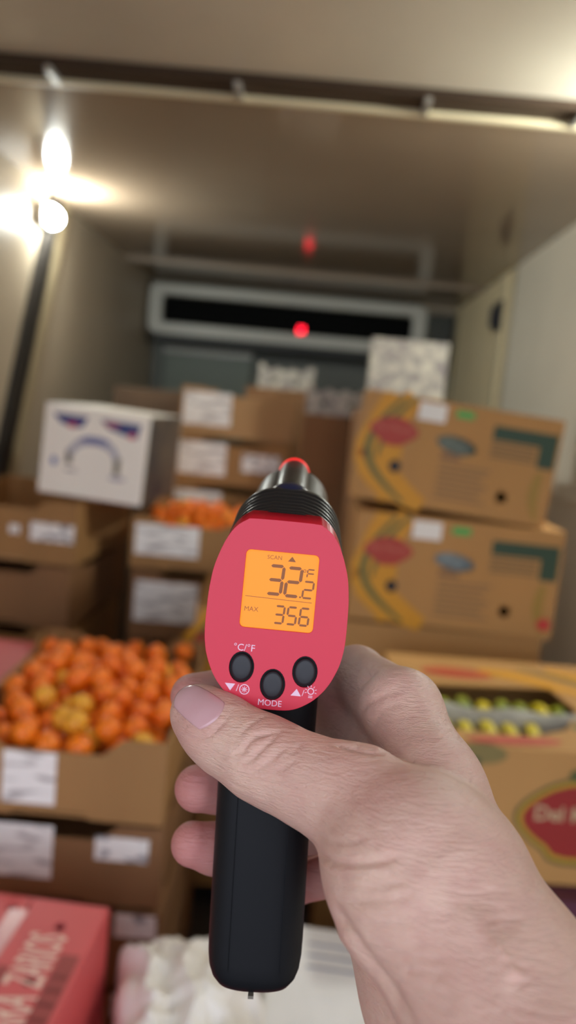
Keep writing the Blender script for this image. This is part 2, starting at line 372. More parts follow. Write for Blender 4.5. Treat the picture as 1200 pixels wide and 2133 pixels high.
# --- printed banana cartons
M_ban = mat('banana_carton_board', (188, 140, 80), 0.7, noise=0.07, scale=6, bump=0.08, bscale=220, stretch=(1, 1, .15))
Y_, G_, R_ = (214, 150, 26), (112, 108, 48), (176, 58, 42)
def band(pts, w0, w1):
    """ribbon along a centre line, tapering"""
    n = len(pts); L, Rr = [], []
    for i, (x, z) in enumerate(pts):
        a = pts[max(i - 1, 0)]; b = pts[min(i + 1, n - 1)]; dx, dz = b[0] - a[0], b[1] - a[1]; l = math.hypot(dx, dz); ww = (w0 + (w1 - w0) * i / (n - 1)) * .5 * math.sin(PI * (.18 + .7 * i / (n - 1)))
        L.append((x - dz / l * ww, z + dx / l * ww)); Rr.append((x + dz / l * ww, z - dx / l * ww))
    return L + Rr[::-1]
def arc(x0, z0, x1, z1, bulge, n=10):
    return [(x0 + (x1 - x0) * t + bulge * math.sin(PI * t) * (z1 - z0), z0 + (z1 - z0) * t - bulge * math.sin(PI * t) * (x1 - x0)) for t in [i / n for i in range(n + 1)]]
def shield(cx, cz, w, h, n=36):
    out = []
    for i in range(n):
        a = 2 * PI * i / n
        r = 1 + .10 * math.cos(2 * a) + .05 * math.cos(4 * a) - .06 * (math.sin(a) > .85)
        out.append((cx + w / 2 * .92 * r * math.cos(a), cz + h / 2 * .97 * (1 + .08 * abs(math.cos(a))) * math.sin(a) - (.07 * h if math.sin(a) < -.8 else 0)))
    return out
def banana_carton(x, y, z, w, d, h, yaw, roll, label, extra=False, plain=False):
    o = empty('banana_carton', (x, y, z), (0, roll, yaw), label, 'carton', 'printed banana cartons')
    holes = [] if plain else [ell(.26 * w, .22 * h, .014, .015, 16), ell(-.01 * w, .62 * h, .050, .021, 20, -.15)]
    fp = plate('front_panel', rect(-w / 2, w / 2, 0, h), holes, TK, M_ban, o, Matrix.Translation((0, -d / 2, 0)))
    box('back_panel', -w / 2, w / 2, d / 2 - TK, d / 2, 0, h, M_ban, o)
    for s in (-1, 1): box('side_panel', s * w / 2 - TK * (s > 0), s * w / 2 + TK * (s < 0), -d / 2 + TK, d / 2 - TK, 0, h, M_ban, o)
    box('base_panel', -w / 2 + TK, w / 2 - TK, -d / 2 + TK, d / 2 - TK, 0, TK, M_ban, o)
    box('lid_panel', -w / 2 + TK, w / 2 - TK, -d / 2 + TK, d / 2 - TK, h - TK, h - .0005, M_ban, o)
    if plain: return o
    box('plastic_liner', -w * .14, w * .13, -d / 2 + .03, -d / 2 + .05, h * .48, h * .78, mat('green_liner_%d' % extra, (110, 118, 86) if not extra else (150, 160, 156), .35, noise=.4, scale=40), o)
    yf = -d / 2
    P = lambda pts, col, k=0, nm='print_patch': pr(fp, pts, col, yf - .0007 * k, nm)
    X = lambda u: (u - .5) * w
    Zv = lambda v: (1 - v) * h
    P(band(arc(X(.15), Zv(.01), X(.19), Zv(.99), .09), .10, .09), Y_, 0, 'printed_banana')
    P(band(arc(X(.24), Zv(.01), X(.37), Zv(.99), .42), .085, .095), Y_, 1, 'printed_banana')
    P(band(arc(X(.19), Zv(.02), X(.27), Zv(.98), .34), .016, .022), G_, 2, 'printed_line')
    P(band(arc(X(.25), Zv(.01), X(.10), Zv(.60), .10), .014, .016), G_, 2, 'printed_line')
    P(shield(X(.165), Zv(.335), .112, .066), R_, 3, 'printed_shield')
    m = bpy.data.materials.get('faint_letters') or mat('faint_letters', (206, 120, 96), .6)
    text('brand_lettering', 'Del Monte', .022, m, fp, Matrix.Translation((X(.165), yf - .0031, Zv(.32))), thick=.0002)
    P(rect(X(.27), X(.41), Zv(.20), Zv(.035)), (244, 240, 230), 3, 'paper_label')
    P(rect(X(.46), X(.55), Zv(.125), Zv(.06)), (70, 176, 84), 1, 'green_sticker')
    P([(X(.66), Zv(.14)), (X(.985), Zv(.14)), (X(.985), Zv(.46)), (X(.90), Zv(.46)), (X(.90), Zv(.27)), (X(.66), Zv(.27))], (44, 70, 48), 0, 'printed_panel')
    for k in range(4): P(rect(X(.66), X(.885), Zv(.31 + .04 * k), Zv(.292 + .04 * k)), (112, 92, 58), 0, 'printed_line')
    for k in range(7): P(rect(X(.42), X(.68 - .02 * (k % 3)), Zv(.58 + .05 * k), Zv(.56 + .05 * k)), (138, 106, 68), 0, 'printed_line')
    P(rect(X(.42), X(.52), Zv(.52), Zv(.46)), (140, 104, 68), 0, 'printed_line')
    P(band(arc(X(.93), Zv(.50), X(.95), Zv(.95), .1), .028, .022), (160, 128, 52), 0, 'printed_banana')
    P(ell(X(.03), Zv(.58), .010, .012), (190, 66, 46), 1)
    P(ell(X(.20), Zv(.66), .014, .0155), (22, 20, 18), 4, 'vent_hole_disc')  # flat black disc, its colour gives the dark of an open hole
    if extra: P(ell(X(.955), Zv(.86), .017, .015), (196, 50, 48), 2, 'red_sticker')
    return o
banana_carton(.382, 2.065, 1.008, .500, .44, .268, math.radians(-1), math.radians(.7), 'lower printed banana carton of the right stack, red round sticker at its lower corner', extra=True)
banana_carton(.352, 2.09, 1.292, .475, .44, .262, math.radians(-2), math.radians(4.2), 'upper printed banana carton on top of the right stack, dark green print')
for i in range(4):
    banana_carton(.37, 2.08, .775 - .2275 * i, .49, .44, .225, 0, 0, ['banana carton beneath the two printed ones, mostly behind the open carton', 'banana carton fourth down in the right rear stack', 'banana carton fifth down in the right rear stack', 'banana carton at the floor in the right rear stack'][i], plain=True)
banana_carton(-.092, 2.20, .70, .36, .42, .265, math.radians(3), 0, 'banana carton behind the thermometer, between the oranges and the right stack', plain=False)
for i in range(2): banana_carton(-.092, 2.22, .425 - .272 * i, .36, .42, .27, 0, 0, ['plain carton under the banana carton behind the thermometer', 'plain carton on the floor behind the thermometer'][i], plain=True)

# --- the open banana carton at the right with fruit showing
ow, od, oh = .50, .47, .235
ob = empty('open_banana_carton', (.475, 1.455, .752), (0, 0, math.radians(4)), 'open banana carton with a large red shield on its front, fruit showing through the lid', 'carton', 'printed banana cartons')
fo_ = plate('front_panel', rect(-ow / 2, ow / 2, 0, oh), [], TK, M_ban, ob, Matrix.Translation((0, -od / 2, 0)))
box('back_panel', -ow / 2, ow / 2, od / 2 - TK, od / 2, 0, oh, M_ban, ob)
for s in (-1, 1): box('side_panel', s * ow / 2 - TK * (s > 0), s * ow / 2 + TK * (s < 0), -od / 2 + TK, od / 2 - TK, 0, oh, M_ban, ob)
box('base_panel', -ow / 2 + TK, ow / 2 - TK, -od / 2 + TK, od / 2 - TK, 0, TK, M_ban, ob)
TOPM = Matrix.Translation((0, 0, oh)) @ Matrix.Rotation(-PI / 2, 4, 'X')   # plate XZ -> lid XY
LIDM = Matrix(((1, 0, 0, 0), (0, 0, 1, 0), (0, -1, 0, oh), (0, 0, 0, 1)))
lid = plate('lid_panel', rect(-ow / 2 + TK, ow / 2 - TK, -od / 2 + TK, od / 2 - TK), [[(-.238, -.172), (-.06, -.180), (.015, -.140), (.075, -.04), (.065, .075), (-.238, .045)]], .004, M_ban, ob, LIDM)
def lp(pts, col, k=0, nm='print_patch'):
    key = 'ink_%02x%02x%02x' % col; m = bpy.data.materials.get(key) or mat(key, col, .55)
    mm = LIDM.copy(); mm.translation.z += .0007 * (k + 1)
    return plate(nm, pts, [], .0006, m, lid, mm)
lp(ell(-.115, .125, .075, .030, 24, -.05), (184, 74, 44), 1, 'printed_shield')
lp(band([(-.06, .15), (.0, .14), (.05, .11), (.10, .07), (.14, .04)], .06, .05), Y_, 0, 'printed_banana')
lp(band([(.10, .19), (.15, .16), (.20, .11), (.235, .06)], .04, .04), Y_, 0, 'printed_banana')
lp(band([(.04, .19), (.10, .15), (.17, .09), (.22, .03)], .014, .014), G_, 1, 'printed_line')
lp(ell(-.10, -.206, .085, .016, 24, .1), (186, 76, 58), 1, 'printed_shield')
lp(band([(.03, -.13), (.09, -.10), (.16, -.10), (.23, -.12)], .03, .03), (96, 104, 64), 0, 'printed_line')
P = lambda pts, col, k=0, nm='print_patch': pr(fo_, pts, col, -od / 2 - .0007 * k, nm)
cx, cz = .015, .118
P(shield(cx, cz, .212, .150), (96, 88, 50), 0, 'shield_border'); P(shield(cx, cz, .200, .138), (186, 148, 42), 1, 'shield_border'); P(shield(cx, cz, .184, .122), (150, 38, 34), 2, 'printed_shield')
P(ell(cx - .002, cz + .078, .026, .012), (84, 90, 46), 1, 'printed_leaf')
text('brand_lettering', 'Del Monte', .036, mat('cream_letters', (196, 170, 130), .6), fo_, Matrix.Translation((cx, -od / 2 - .0026, cz + .008)), thick=.0002, bold=.0006)
P(rect(-.20, -.165, .165, .215), (30, 74, 60), 0, 'printed_panel')
P(ell(-.165, .222, .045, .018), (132, 116, 66), 0); P(rect(.06, .16, .195, .201), (96, 96, 96), 0, 'printed_line'); P(ell(.115, .222, .02, .006), (90, 110, 120), 0)
M_mag = mat('magenta_board', (168, 70, 104), .5); M_purp = mat('dark_purple_board', (96, 48, 66), .6)
mb = closed(.50, 1.44, .50, .52, .52, .248, math.radians(3), M_purp, 'dark purple produce box beneath the open banana carton', name='purple_box')
box('magenta_stripe', -.255, .255, -.263, -.2601, .12, .205, M_mag, mb)
closed(.50, 1.44, .30, .52, .52, .198, math.radians(3), M_purp, 'second purple produce box lower in the right front stack', name='purple_box')
closed(.50, 1.44, ZF, .52, .52, .208, math.radians(3), M_purp, 'third purple produce box on the floor at the right', name='purple_box')
tube = empty('grey_bundle', (.50, 1.09, ZF), (0, 0, 0), 'rounded grey wrapped bundle in front of the purple box, behind the wrist', 'bundle')
loft('wrapped_roll', [[(.085 * r * math.cos(a), .055 * r * math.sin(a), z) for a in [2 * PI * i / 24 for i in range(24)]] for z, r in ((0, .9), (.05, 1), (.4, 1), (.58, 1), (.62, .93), (.635, .75), (.64, .3))], mat('grey_wrap', (140, 140, 156), .35, noise=.2, scale=20), tube)
for z in (.18, .45): loft('strap_band', [[(.087 * math.cos(a), .057 * math.sin(a), zz) for a in [2 * PI * i / 24 for i in range(24)]] for zz in (z, z + .02)], M_grey, tube)

# --- bananas in the open carton
def banana(x, y, z, s, m, lab, group, yaw=0, first=[None]):
    if first[0] is None:
        rings = []
        for k in range(13):
            t = k / 12; a = math.radians(-62 + 124 * t); r = .016 * (math.sin(PI * min(max(t * .92 + .06, 0), 1)) ** .45) * (0.45 if k in (0, 12) else 1)
            c = Vector((0, .085 * math.sin(a), .085 * (math.cos(a) - 1)))
            rings.append([c + Vector((r * math.cos(q), 0, 0)) + Vector((0, math.sin(a), math.cos(a))) * r * math.sin(q) * .95 for q in [2 * PI * i / 10 for i in range(10)]])
        first[0] = (rings,)
    o = empty('banana', (x, y, z), (0, random.uniform(-.1, .1), yaw), lab, 'banana', group)
    o.scale = (s, s, s)
    loft('peel', first[0][0], m, o)
    e = first[0][0][0]; c = sum(e, Vector()) / 10
    loft('stem', [[c + Vector((.005 * math.cos(q), -.012 * k, .005 * math.sin(q) - .022 * k)) for q in [2 * PI * i / 8 for i in range(8)]] for k in (0, .5, 1)], bpy.data.materials['banana_stem'], o)
    return o
mat('banana_stem', (104, 92, 40), .6)
M_by = mat('yellow_peel', (226, 206, 40), .4, noise=.1, scale=30); M_bg = mat('green_yellow_peel', (168, 172, 40), .4, noise=.3, scale=18, col2=(96, 122, 40))
Rz = Matrix.Translation((.475, 1.455, 0)) @ Matrix.Rotation(math.radians(4), 4, 'Z')
for i in range(8):
    p = Rz @ Vector((-.205 + .038 * i, -.005 + .004 * (i % 3), 0))
    banana(p.x, p.y, .965 - .004 * (i % 2), .92, M_bg if i % 3 else M_by, 'green-yellow banana in the rear row inside the open carton', 'bananas in the rear row of the open carton', random.uniform(-.15, .15))
for i in range(5):
    p = Rz @ Vector((-.205 + .040 * i, -.142, 0))
    banana(p.x, p.y, .980 - .003 * (i % 2), .72, M_by, 'ripe yellow banana in the front row inside the open carton', 'bananas in the front row of the open carton', random.uniform(-.1, .1))
V, F = [], []
n, mrow = 24, 6
for j in range(mrow):
    for i in range(n):
        t = i / (n - 1); V.append((-.235 + .30 * t, -.088 + .006 * math.sin(9 * t) + .006 * math.cos(j * 1.5), .243 + .004 * math.sin(14 * t) - .03 * j - (.02 * max(0, t - .7))))
for j in range(mrow - 1):
    for i in range(n - 1): F.append((j * n + i, j * n + i + 1, (j + 1) * n + i + 1, (j + 1) * n + i))
ls = raw('foam_liner', V, F, mat('foam_liner', (190, 186, 170), .5, noise=.2, scale=30), ob, True)
md = ls.modifiers.new('s', 'SOLIDIFY'); md.thickness = .014

# --- oranges
def orange_proto():
    bm = bmesh.new(); bmesh.ops.create_icosphere(bm, subdivisions=3, radius=.0245)
    for v in bm.verts:
        z = v.co.z; v.co.z *= .92
        r = math.hypot(v.co.x, v.co.y)
        if z > 0: v.co.z -= .0018 * math.exp(-(r / .005) ** 2)
    return bmo('orange_skin', bm, M_or, None, True)
M_or = mat('orange_peel', (252, 134, 20), .36, noise=.25, scale=22, col2=(240, 108, 10), bump=.15, bscale=700)
M_or2 = mat('yellow_orange_peel', (246, 180, 50), .38, noise=.25, scale=22, col2=(226, 150, 36), bump=.15, bscale=700)
M_stem = mat('stem_button', (120, 128, 60), .7)
op = orange_proto(); st = bmesh.new(); bmesh.ops.create_cone(st, cap_ends=True, segments=7, radius1=.003, radius2=.002, depth=.0016)
sp_ = bmo('stem_button', st, M_stem, op); sp_.location = (0, 0, .0212)
op.name = 'orange'
sid = op.data.copy(); sid.materials[0] = M_or2
def heap(x0, x1, y0, y1, zb, r, top, n, grp, lab, laby, yaw=0, center=(0, 0), first=False):
    pts = []
    for _ in range(n * 12):
        if len(pts) >= n: break
        best = None
        for _ in range(26):
            x, y = random.uniform(x0 + r, x1 - r), random.uniform(y0 + r, y1 - r); z = zb + r
            for q in pts:
                d2 = (q[0] - x) ** 2 + (q[1] - y) ** 2
                if d2 < 4 * r * r: z = max(z, q[2] + math.sqrt(4 * r * r - d2))
            if best is None or z < best[2]: best = (x, y, z)
        if best[2] + r <= top(best[0], best[1]): pts.append(best)
    c, s = math.cos(yaw), math.sin(yaw)
    for k, (x, y, z) in enumerate(pts):
        yel = random.random() < .08
        o = op.copy(); COL.objects.link(o)
        if yel: o.data = sid
        g = sp_.copy(); COL.objects.link(g); g.parent = o
        o.location = (center[0] + x * c - y * s, center[1] + x * s + y * c, z); f = r / .0245 * random.uniform(.96, 1.03)
        o.scale = (f, f, f); o.rotation_euler = (random.uniform(-1.3, 1.3), random.uniform(-1.3, 1.3), random.uniform(0, 6))
        props(o, laby if yel else lab, 'orange', grp)
    return len(pts)
def dome(h0, h1, w, d): return lambda x, y: h0 + h1 * max(0, 1 - (2 * x / w) ** 2) * max(0, 1 - (2 * y / d) ** 2)
box('layer_pad', -.19, .19, -.29, .29, .045, .05, M_card2, [o for o in bpy.data.objects if o.get('label') == txt[0]][0])
k1 = heap(-.19, .19, -.29, .29, .757 + .05, .0235, dome(.905, .035, .5, .7), 230, 'oranges heaped in the front left carton', 'small orange heaped in the open carton at the front left', 'yellowish orange in the heap of the front left carton', yaw1, (sx, sy))
oc2 = [o for o in bpy.data.objects if str(o.get('label')).startswith('open brown carton of oranges behind')][0]
box('layer_pad', -.20, .20, -.29, .29, .055, .06, M_card2, oc2)
k2 = heap(-.20, .20, -.29, .29, .915 + .06, .0235, dome(1.075, .05, .5, .8), 190, 'oranges in the rear carton', 'small orange in the rear open carton beside the white printed box', 'yellowish orange in the rear open carton beside the white printed box', math.radians(2), (-.385, 2.90))
print('ORANGES', k1, k2)
bpy.data.objects.remove(sp_); bpy.data.objects.remove(op)

# --- pink boxes bottom left, crumpled white bag
M_pink = mat('salmon_pink_board', (218, 92, 94), .5, noise=.06, scale=6)
M_pinkd = mat('pink_print_dark', (160, 68, 66), .55); M_pw = mat('pale_letter_ink', (244, 206, 190), .55)
pk = empty('pink_box', (-.455, .80, .50), (0, 0, math.radians(-2.5)), 'salmon pink box with big pale letters on its lid, lower left corner', 'box', 'pink boxes in the foreground')
pw, pd, ph = .43, .50, .25
for s, nm in ((-1, 'front_panel'), (1, 'back_panel')): box(nm, -pw / 2, pw / 2, s * pd / 2 - .006 * (s > 0), s * pd / 2 + .006 * (s < 0), 0, ph, M_pink, pk)
for s in (-1, 1): box('side_panel', s * pw / 2 - .006 * (s > 0), s * pw / 2 + .006 * (s < 0), -pd / 2 + .006, pd / 2 - .006, 0, ph, M_pink, pk)
box('base_panel', -pw / 2 + .006, pw / 2 - .006, -pd / 2 + .006, pd / 2 - .006, 0, .006, M_pink, pk)
PL = Matrix(((1, 0, 0, 0), (0, 0, 1, 0), (0, -1, 0, ph + .001), (0, 0, 0, 1)))
def loc(p):
    v = pk_inv @ Vector((p[0], p[1], 0)); return (v.x, v.y)
pk_inv = (Matrix.Translation(pk.location) @ Matrix.Rotation(math.radians(-2.5), 4, 'Z')).inverted()
h1, h2, h3 = loc((-0.287, 0.990, 0.750)), loc((-0.292, 0.884, 0.750)), loc((-0.367, 1.018, 0.750))
t1 = loc((-0.294, 0.923, 0.750)); t2 = loc((-0.293, 0.837, 0.750)); s1 = loc((-0.347, 1.035, 0.750))
plid = plate('lid_panel', rect(s1[0] + .004, pw / 2 - .001, -pd / 2, pd / 2), [ell(h1[0], h1[1], .0085, .0085, 14), ell(h2[0], h2[1], .0085, .0085, 14)], .005, M_pink, pk, PL)
plate('lid_flap', rect(-pw / 2 + .001, s1[0], -pd / 2, pd / 2), [ell(h3[0], h3[1], .008, .008, 14)], .005, M_pink, pk, PL)
PT = PL.copy(); PT.translation.z += .0006
box('tape_strip', s1[0] - .02, s1[0] + .006, -pd / 2, pd / 2 - .03, ph + .0012, ph + .0018, mat('clear_tape', (206, 136, 138), .25), pk)
def ptext(s, p, size):
    m = PT @ Matrix.Translation((p[0], 0, p[1])) @ Matrix.Rotation(-PI / 2, 4, 'Y')
    text('box_lettering', s, size, M_pw, plid, m, thick=.0003, bold=.0006, sx=.40)
ptext('ZARIOS', (t1[0], t1[1]), .072); ptext('ARA', (t2[0] - .004, t2[1] - .008), .08)
plate('dark_band', rect(t1[0] + .026, t1[0] + .052, -pd / 2 + .02, pd / 2 - .105), [], .0005, M_pinkd, plid, PT)
plate('dark_band', rect(t1[0] - .045, t1[0] - .030, -pd / 2 + .02, pd / 2 - .14), [], .0005, M_pinkd, plid, PT)
for k in range(14): plate('band_line', rect(t1[0] + .028, t1[0] + .050, -pd / 2 + .04 + .024 * k, -pd / 2 + .045 + .024 * k), [], .0005, mat('band_ink', (128, 52, 52), .6) if k == 0 else bpy.data.materials['band_ink'], plid, PT @ Matrix.Translation((0, -.0006, 0)))
def simple_pink(x, y, z, w, d, h, yaw, lab): return closed(x, y, z, w, d, h, yaw, M_pink, lab, 'pink boxes in the foreground', name='pink_box')
simple_pink(-.455, .80, .295, .43, .5, .203, -.03, 'pink box second down under the lettered pink box'); simple_pink(-.455, .80, ZF, .43, .5, .203, -.03, 'pink box on the floor under the lettered pink box')
simple_pink(-.92, 1.86, .45, .50, .52, .325, 0, 'pink box at the left wall behind the heap of oranges, top edge showing'); simple_pink(-.92, 1.86, ZF, .50, .52, .358, 0, 'pink box on the floor at the left wall')
simple_pink(.04, .80, .40, .42, .56, .225, 0, 'pink box under the white bag in the middle foreground'); simple_pink(.04, .80, ZF, .42, .56, .305, 0, 'pink box on the floor below the white bag')

def bagsheet(name, cx, cy, z0, wx, wy, hgt, m, lab, cat, seed, n=70, sharp=1.0, yaw=0):
    from mathutils import noise
    V, F = [], []
    for j in range(n):
        for i in range(n):
            u, v = i / (n - 1) * 2 - 1, j / (n - 1) * 2 - 1
            e = max(0, 1 - max(abs(u), abs(v)) ** 6)
            p = Vector((u * 1.6 + seed, v * 1.6, 0))
            fold = abs(noise.noise(p * 1.3)) * 1.2 + abs(noise.noise(p * 2.9 + Vector((3, 1, 0)))) * .45 + noise.noise(p * 7) * .06
            zz = e ** .3 * (hgt * (.62 + .38 * math.cos(u * 1.2) * math.cos(v * 1.2)) - sharp * .034 * fold)
            wob = 1 + .08 * noise.noise(Vector((u * 2, v * 2, seed)))
            V.append((u * wx / 2 * wob, v * wy / 2 * wob, max(zz, 0) + .0))
    for j in range(n - 1):
        for i in range(n - 1): F.append((j * n + i, j * n + i + 1, (j + 1) * n + i + 1, (j + 1) * n + i))
    nb = len(V); edge = [i for i in range(n)] + [j * n + n - 1 for j in range(1, n)] + [(n - 1) * n + i for i in range(n - 2, -1, -1)] + [j * n for j in range(n - 2, 0, -1)]
    F.append(tuple(edge[::-1]))
    o = raw(name, V, F, m, None, True); o.location = (cx, cy, z0); o.rotation_euler = (0, 0, yaw)
    return props(o, lab, cat)
M_bag = mat('white_bag_plastic', (250, 246, 240), .42, noise=.10, scale=9, col2=(238, 230, 220), bump=.2, bscale=40)
bagsheet('white_bag', -.080, .925, .626, .205, .30, .125, M_bag, 'crumpled white bag lying on the pink box, left of the grip end', 'bag', 1.7, yaw=math.radians(12))
sk = empty('folded_sack', (.136, 1.0, .626), (0, 0, math.radians(-3)), 'flat white folded sack with faint grey print, between the grip and the wrist', 'sack')
M_sack = mat('white_sack_paper', (246, 244, 242), .5, noise=.08, scale=12, bump=.2, bscale=25)
for k in range(3): box('sack_layer', -.135 + .004 * k, .105 - .003 * k, -.12, .15 - .006 * k, .021 * k, .021 * k + .019, M_sack, sk, bev=.008)
for k in range(3): box('print_stripe', -.07, .06 - .02 * k, .04 + .025 * k, .046 + .025 * k, .0612, .0618, mat('grey_ink', (176, 178, 188), .6) if k == 0 else bpy.data.materials['grey_ink'], sk)

# ------------------------------------------------------------------ the infrared thermometer (built in millimetres, its own upright frame)
GRIP = Matrix(((0.999116, -0.020628, -0.036636), (0.025209, 0.991279, 0.12935), (0.033648, -0.130159, 0.990922))).to_4x4()
GRIP.translation = (-0.004102, 0.279567, 1.344137)
MM = Matrix.Scale(0.001, 4)
M_red = mat('red_plastic', (214, 30, 62), 0.42, bump=0.02, bscale=900)
M_redrim = mat('red_rim_plastic', (222, 30, 48), 0.3)
M_blk = mat('black_rubbery_plastic', (11, 12, 17), 0.5, spec=.3)
M_blk2 = mat('black_glossy_plastic', (22, 22, 24), 0.33)
M_blue = mat('dark_blue_plastic', (26, 30, 58), 0.3)
M_btn = mat('button_rubber', (32, 32, 38), 0.5)
M_wht = mat('white_print', (240, 205, 225), 0.6)
M_lcd = emis('lit_orange_display', (255, 146, 10), 0.72)
M_dig = emis('lcd_segment', (150, 84, 26), 0.5); M_dig2 = mat('lcd_segment_dark', (95, 70, 62), 0.5)
M_faint = mat('lcd_segment_faint', (225, 140, 30), 0.5)
gun = empty('infrared_thermometer', label='red and black handheld infrared thermometer with a lit orange display', cat='thermometer')
gun.matrix_world = GRIP @ MM

def sring(cx, cy, cz, hx, hy, n=48, e=2.6, plane='xy'):
    out = []
    for i in range(n):
        a = 2 * PI * i / n; c, s = math.cos(a), math.sin(a)
        u = hx * math.copysign(abs(c) ** (2 / e), c); v = hy * math.copysign(abs(s) ** (2 / e), s)
        out.append((cx + u, cy + v, cz) if plane == 'xy' else (cx + u, cy, cz + v))
    return out

# grip: rear at y=-22, front at y=+8
rings = []
for z, f in ((-57.5, 0.45), (-56.8, .68), (-55.5, .80), (-53, .90), (-50, .96), (-46, .99), (-40, 1.0), (-20, 1.0), (10, 1.0), (35, 1.0), (55, 1.02), (72, 1.0)):
    rings.append(sring(-0.3, -7.2, z, 17.6 * f, 15.2 * (1 if f > .9 else f + .06), e=3.2))
grip = loft('handle', rings, M_blk, gun)
for sx in (-1, 1):
    raw('grip_line', [(sx * 9.5 - 0.3, -22.0, -48), (sx * 9.5 + 0.1 - 0.3, -22.0, -48), (sx * 9.5 + 0.1 - 0.3, -22.0, 30), (sx * 9.5 - 0.3, -22.0, 30),
        (sx * 9.5 - 0.3, -22.4, -48), (sx * 9.5 + 0.1 - 0.3, -22.4, -48), (sx * 9.5 + 0.1 - 0.3, -22.4, 30), (sx * 9.5 - 0.3, -22.4, 30)],
        [(4, 5, 6, 7), (0, 4, 7, 3), (1, 2, 6, 5), (0, 1, 5, 4), (3, 7, 6, 2)], M_blk, grip)
box('moulding_nub', -1.8, 0.2, -21, -18, -57.7, -56.6, mat('nub_plastic', (120, 112, 100), .5), grip)
# trigger in front of the grip
loft('trigger', [sring(-0.3, 10.0 + 3 * math.sin(t * PI), 20 + 26 * t, 4.5, 3.0, n=16) for t in [i / 8 for i in range(9)]], M_redrim, gun)

# head frame: y along the barrel (15 deg up from the grip frame), origin at the face centre
HB = Matrix.Translation((0.6, -35.5, 83)) @ Matrix.Rotation(math.radians(2.0), 4, 'Y') @ Matrix.Rotation(math.radians(-1.0), 4, 'Z') @ Matrix.Rotation(math.radians(15), 4, 'X')
FB = HB @ Matrix.Rotation(math.radians(-18), 4, 'X')       # the display face, tipped back towards the user
fo = [(9.8, 32), (13.4, 31.2), (17.2, 28.2), (20.2, 23), (22.7, 15.6), (23.7, 9.5), (24.1, 3.3), (24.1, -6.5), (23.5, -12), (22.3, -16.6), (19.8, -22.0), (16.4, -26.4), (12.6, -29.4), (8.5, -31.4), (4, -32.1)]
def smooth_outline(pts, n=3):
    P = pts + [(-x, z) for x, z in reversed(pts)]; out = []
    L = len(P)
    for i in range(L):
        p0, p1, p2, p3 = P[i - 1], P[i], P[(i + 1) % L], P[(i + 2) % L]
        for k in range(n):
            t = k / n
            out.append(tuple(0.5 * (2 * p1[j] + (p2[j] - p0[j]) * t + (2 * p0[j] - 5 * p1[j] + 4 * p2[j] - p3[j]) * t * t + (3 * p1[j] - p0[j] - 3 * p2[j] + p3[j]) * t ** 3) for j in (0, 1)))
    return out
fo = smooth_outline(fo)
BT = [(-10.3, -18.8), (0.75, -23.7), (11.3, -18.4)]
scr = (-12.5, 12.7, -5.3, 21.3)
wells = [ell(x, z, 4.3, 5.3, 24) for x, z in BT]
face = plate('display_face', fo, [rrect(*scr, 1.6)] + wells, 2.4, M_red, gun, FB)
bevel(face, 0.8, 3)
# body shell behind the face: red rim then black ribbed barrel housing
def scale_o(o, s, dz=0): return [(x * s, z * s + dz) for x, z in o]
rim = loft('red_rim', [[FB @ Vector((x, 2.42, z)) for x, z in scale_o(fo, .97)], [FB @ Vector((x, 2.6, z)) for x, z in scale_o(fo, 1.0)], [FB @ Vector((x, 5, z)) for x, z in scale_o(fo, 1.0)], [HB @ Vector((x, 7.2 + z * .31, z)) for x, z in scale_o(fo, 0.965, .6)]], M_redrim, gun, cap=True)
n0 = len(fo)
def sec(y, cz, hw, hh, e=2.3, dy=0.0):
    out = []
    for x, z in fo:                                            # same parametrisation as the face outline
        a = math.atan2(z / 32.0, x / 24.1); c, s = math.cos(a), math.sin(a)
        X = hw * math.copysign(abs(c) ** (2 / e), c); Z = hh * math.copysign(abs(s) ** (2 / e), s)
        out.append(HB @ Vector((X, y + dy * (Z / 32.0), cz + Z)))
    return out
R = []
for k in range(61):
    y = 7.6 + 42.4 * k / 60; t = k / 60
    rib = 0.95 * (0.5 + 0.5 * math.cos(2 * PI * (y - 8) / 5.2)) if y < 46 else 0
    R.append(sec(y, 0.8 + 11.5 * t ** 1.2, 22.6 - 2.4 * t + rib, 30.4 - 9.6 * t ** 1.1 + rib, 2.5, dy=9.6 * (1 - t)))
R.append(sec(52, 12.6, 19.4, 19.6)); R.append(sec(53.5, 12.8, 18.2, 18.4))
loft('ribbed_housing', R, M_blk2, gun)
loft('nozzle', [sec(y, 13, r, r, 2.0) for y, r in ((52, 17.2), (54, 17.8), (70, 17.6), (90, 17.2), (103, 17.0), (105, 16.4), (105, 14.0), (98, 12.5))], M_blk2, gun)
def bump_ring(y, r, zc):
    return [HB @ Vector((r * math.cos(2 * PI * i / 24), y, zc + 1.15 * r * math.sin(2 * PI * i / 24))) for i in range(24)]
lz = loft('laser_barrel', [bump_ring(y, r, 25.6) for y, r in ((50, 5.5), (52, 6.9), (60, 7.4), (80, 7.3), (103, 7.2), (104, 6.7))], M_blk2, gun)
loft('laser_rim', [bump_ring(y, r, 25.6) for y, r in ((103.6, 6.9), (104, 7.45), (105.6, 7.45), (106, 6.6))], emis('red_laser_glow', (255, 40, 40), 0.9), lz)
# dark blue domed cover over the rear end of the laser barrel
dome = []
for k in range(7):
    t = k / 6; y = 44 + 13 * t
    dome.append([HB @ Vector((9.5 * math.sin(PI * (0.12 + .60 * t)) * math.cos(2 * PI * i / 24), y, 26.2 + 8.4 * math.sin(PI * (0.12 + .60 * t)) * math.sin(2 * PI * i / 24))) for i in range(24)])
loft('blue_cap', dome, M_blue, gun)
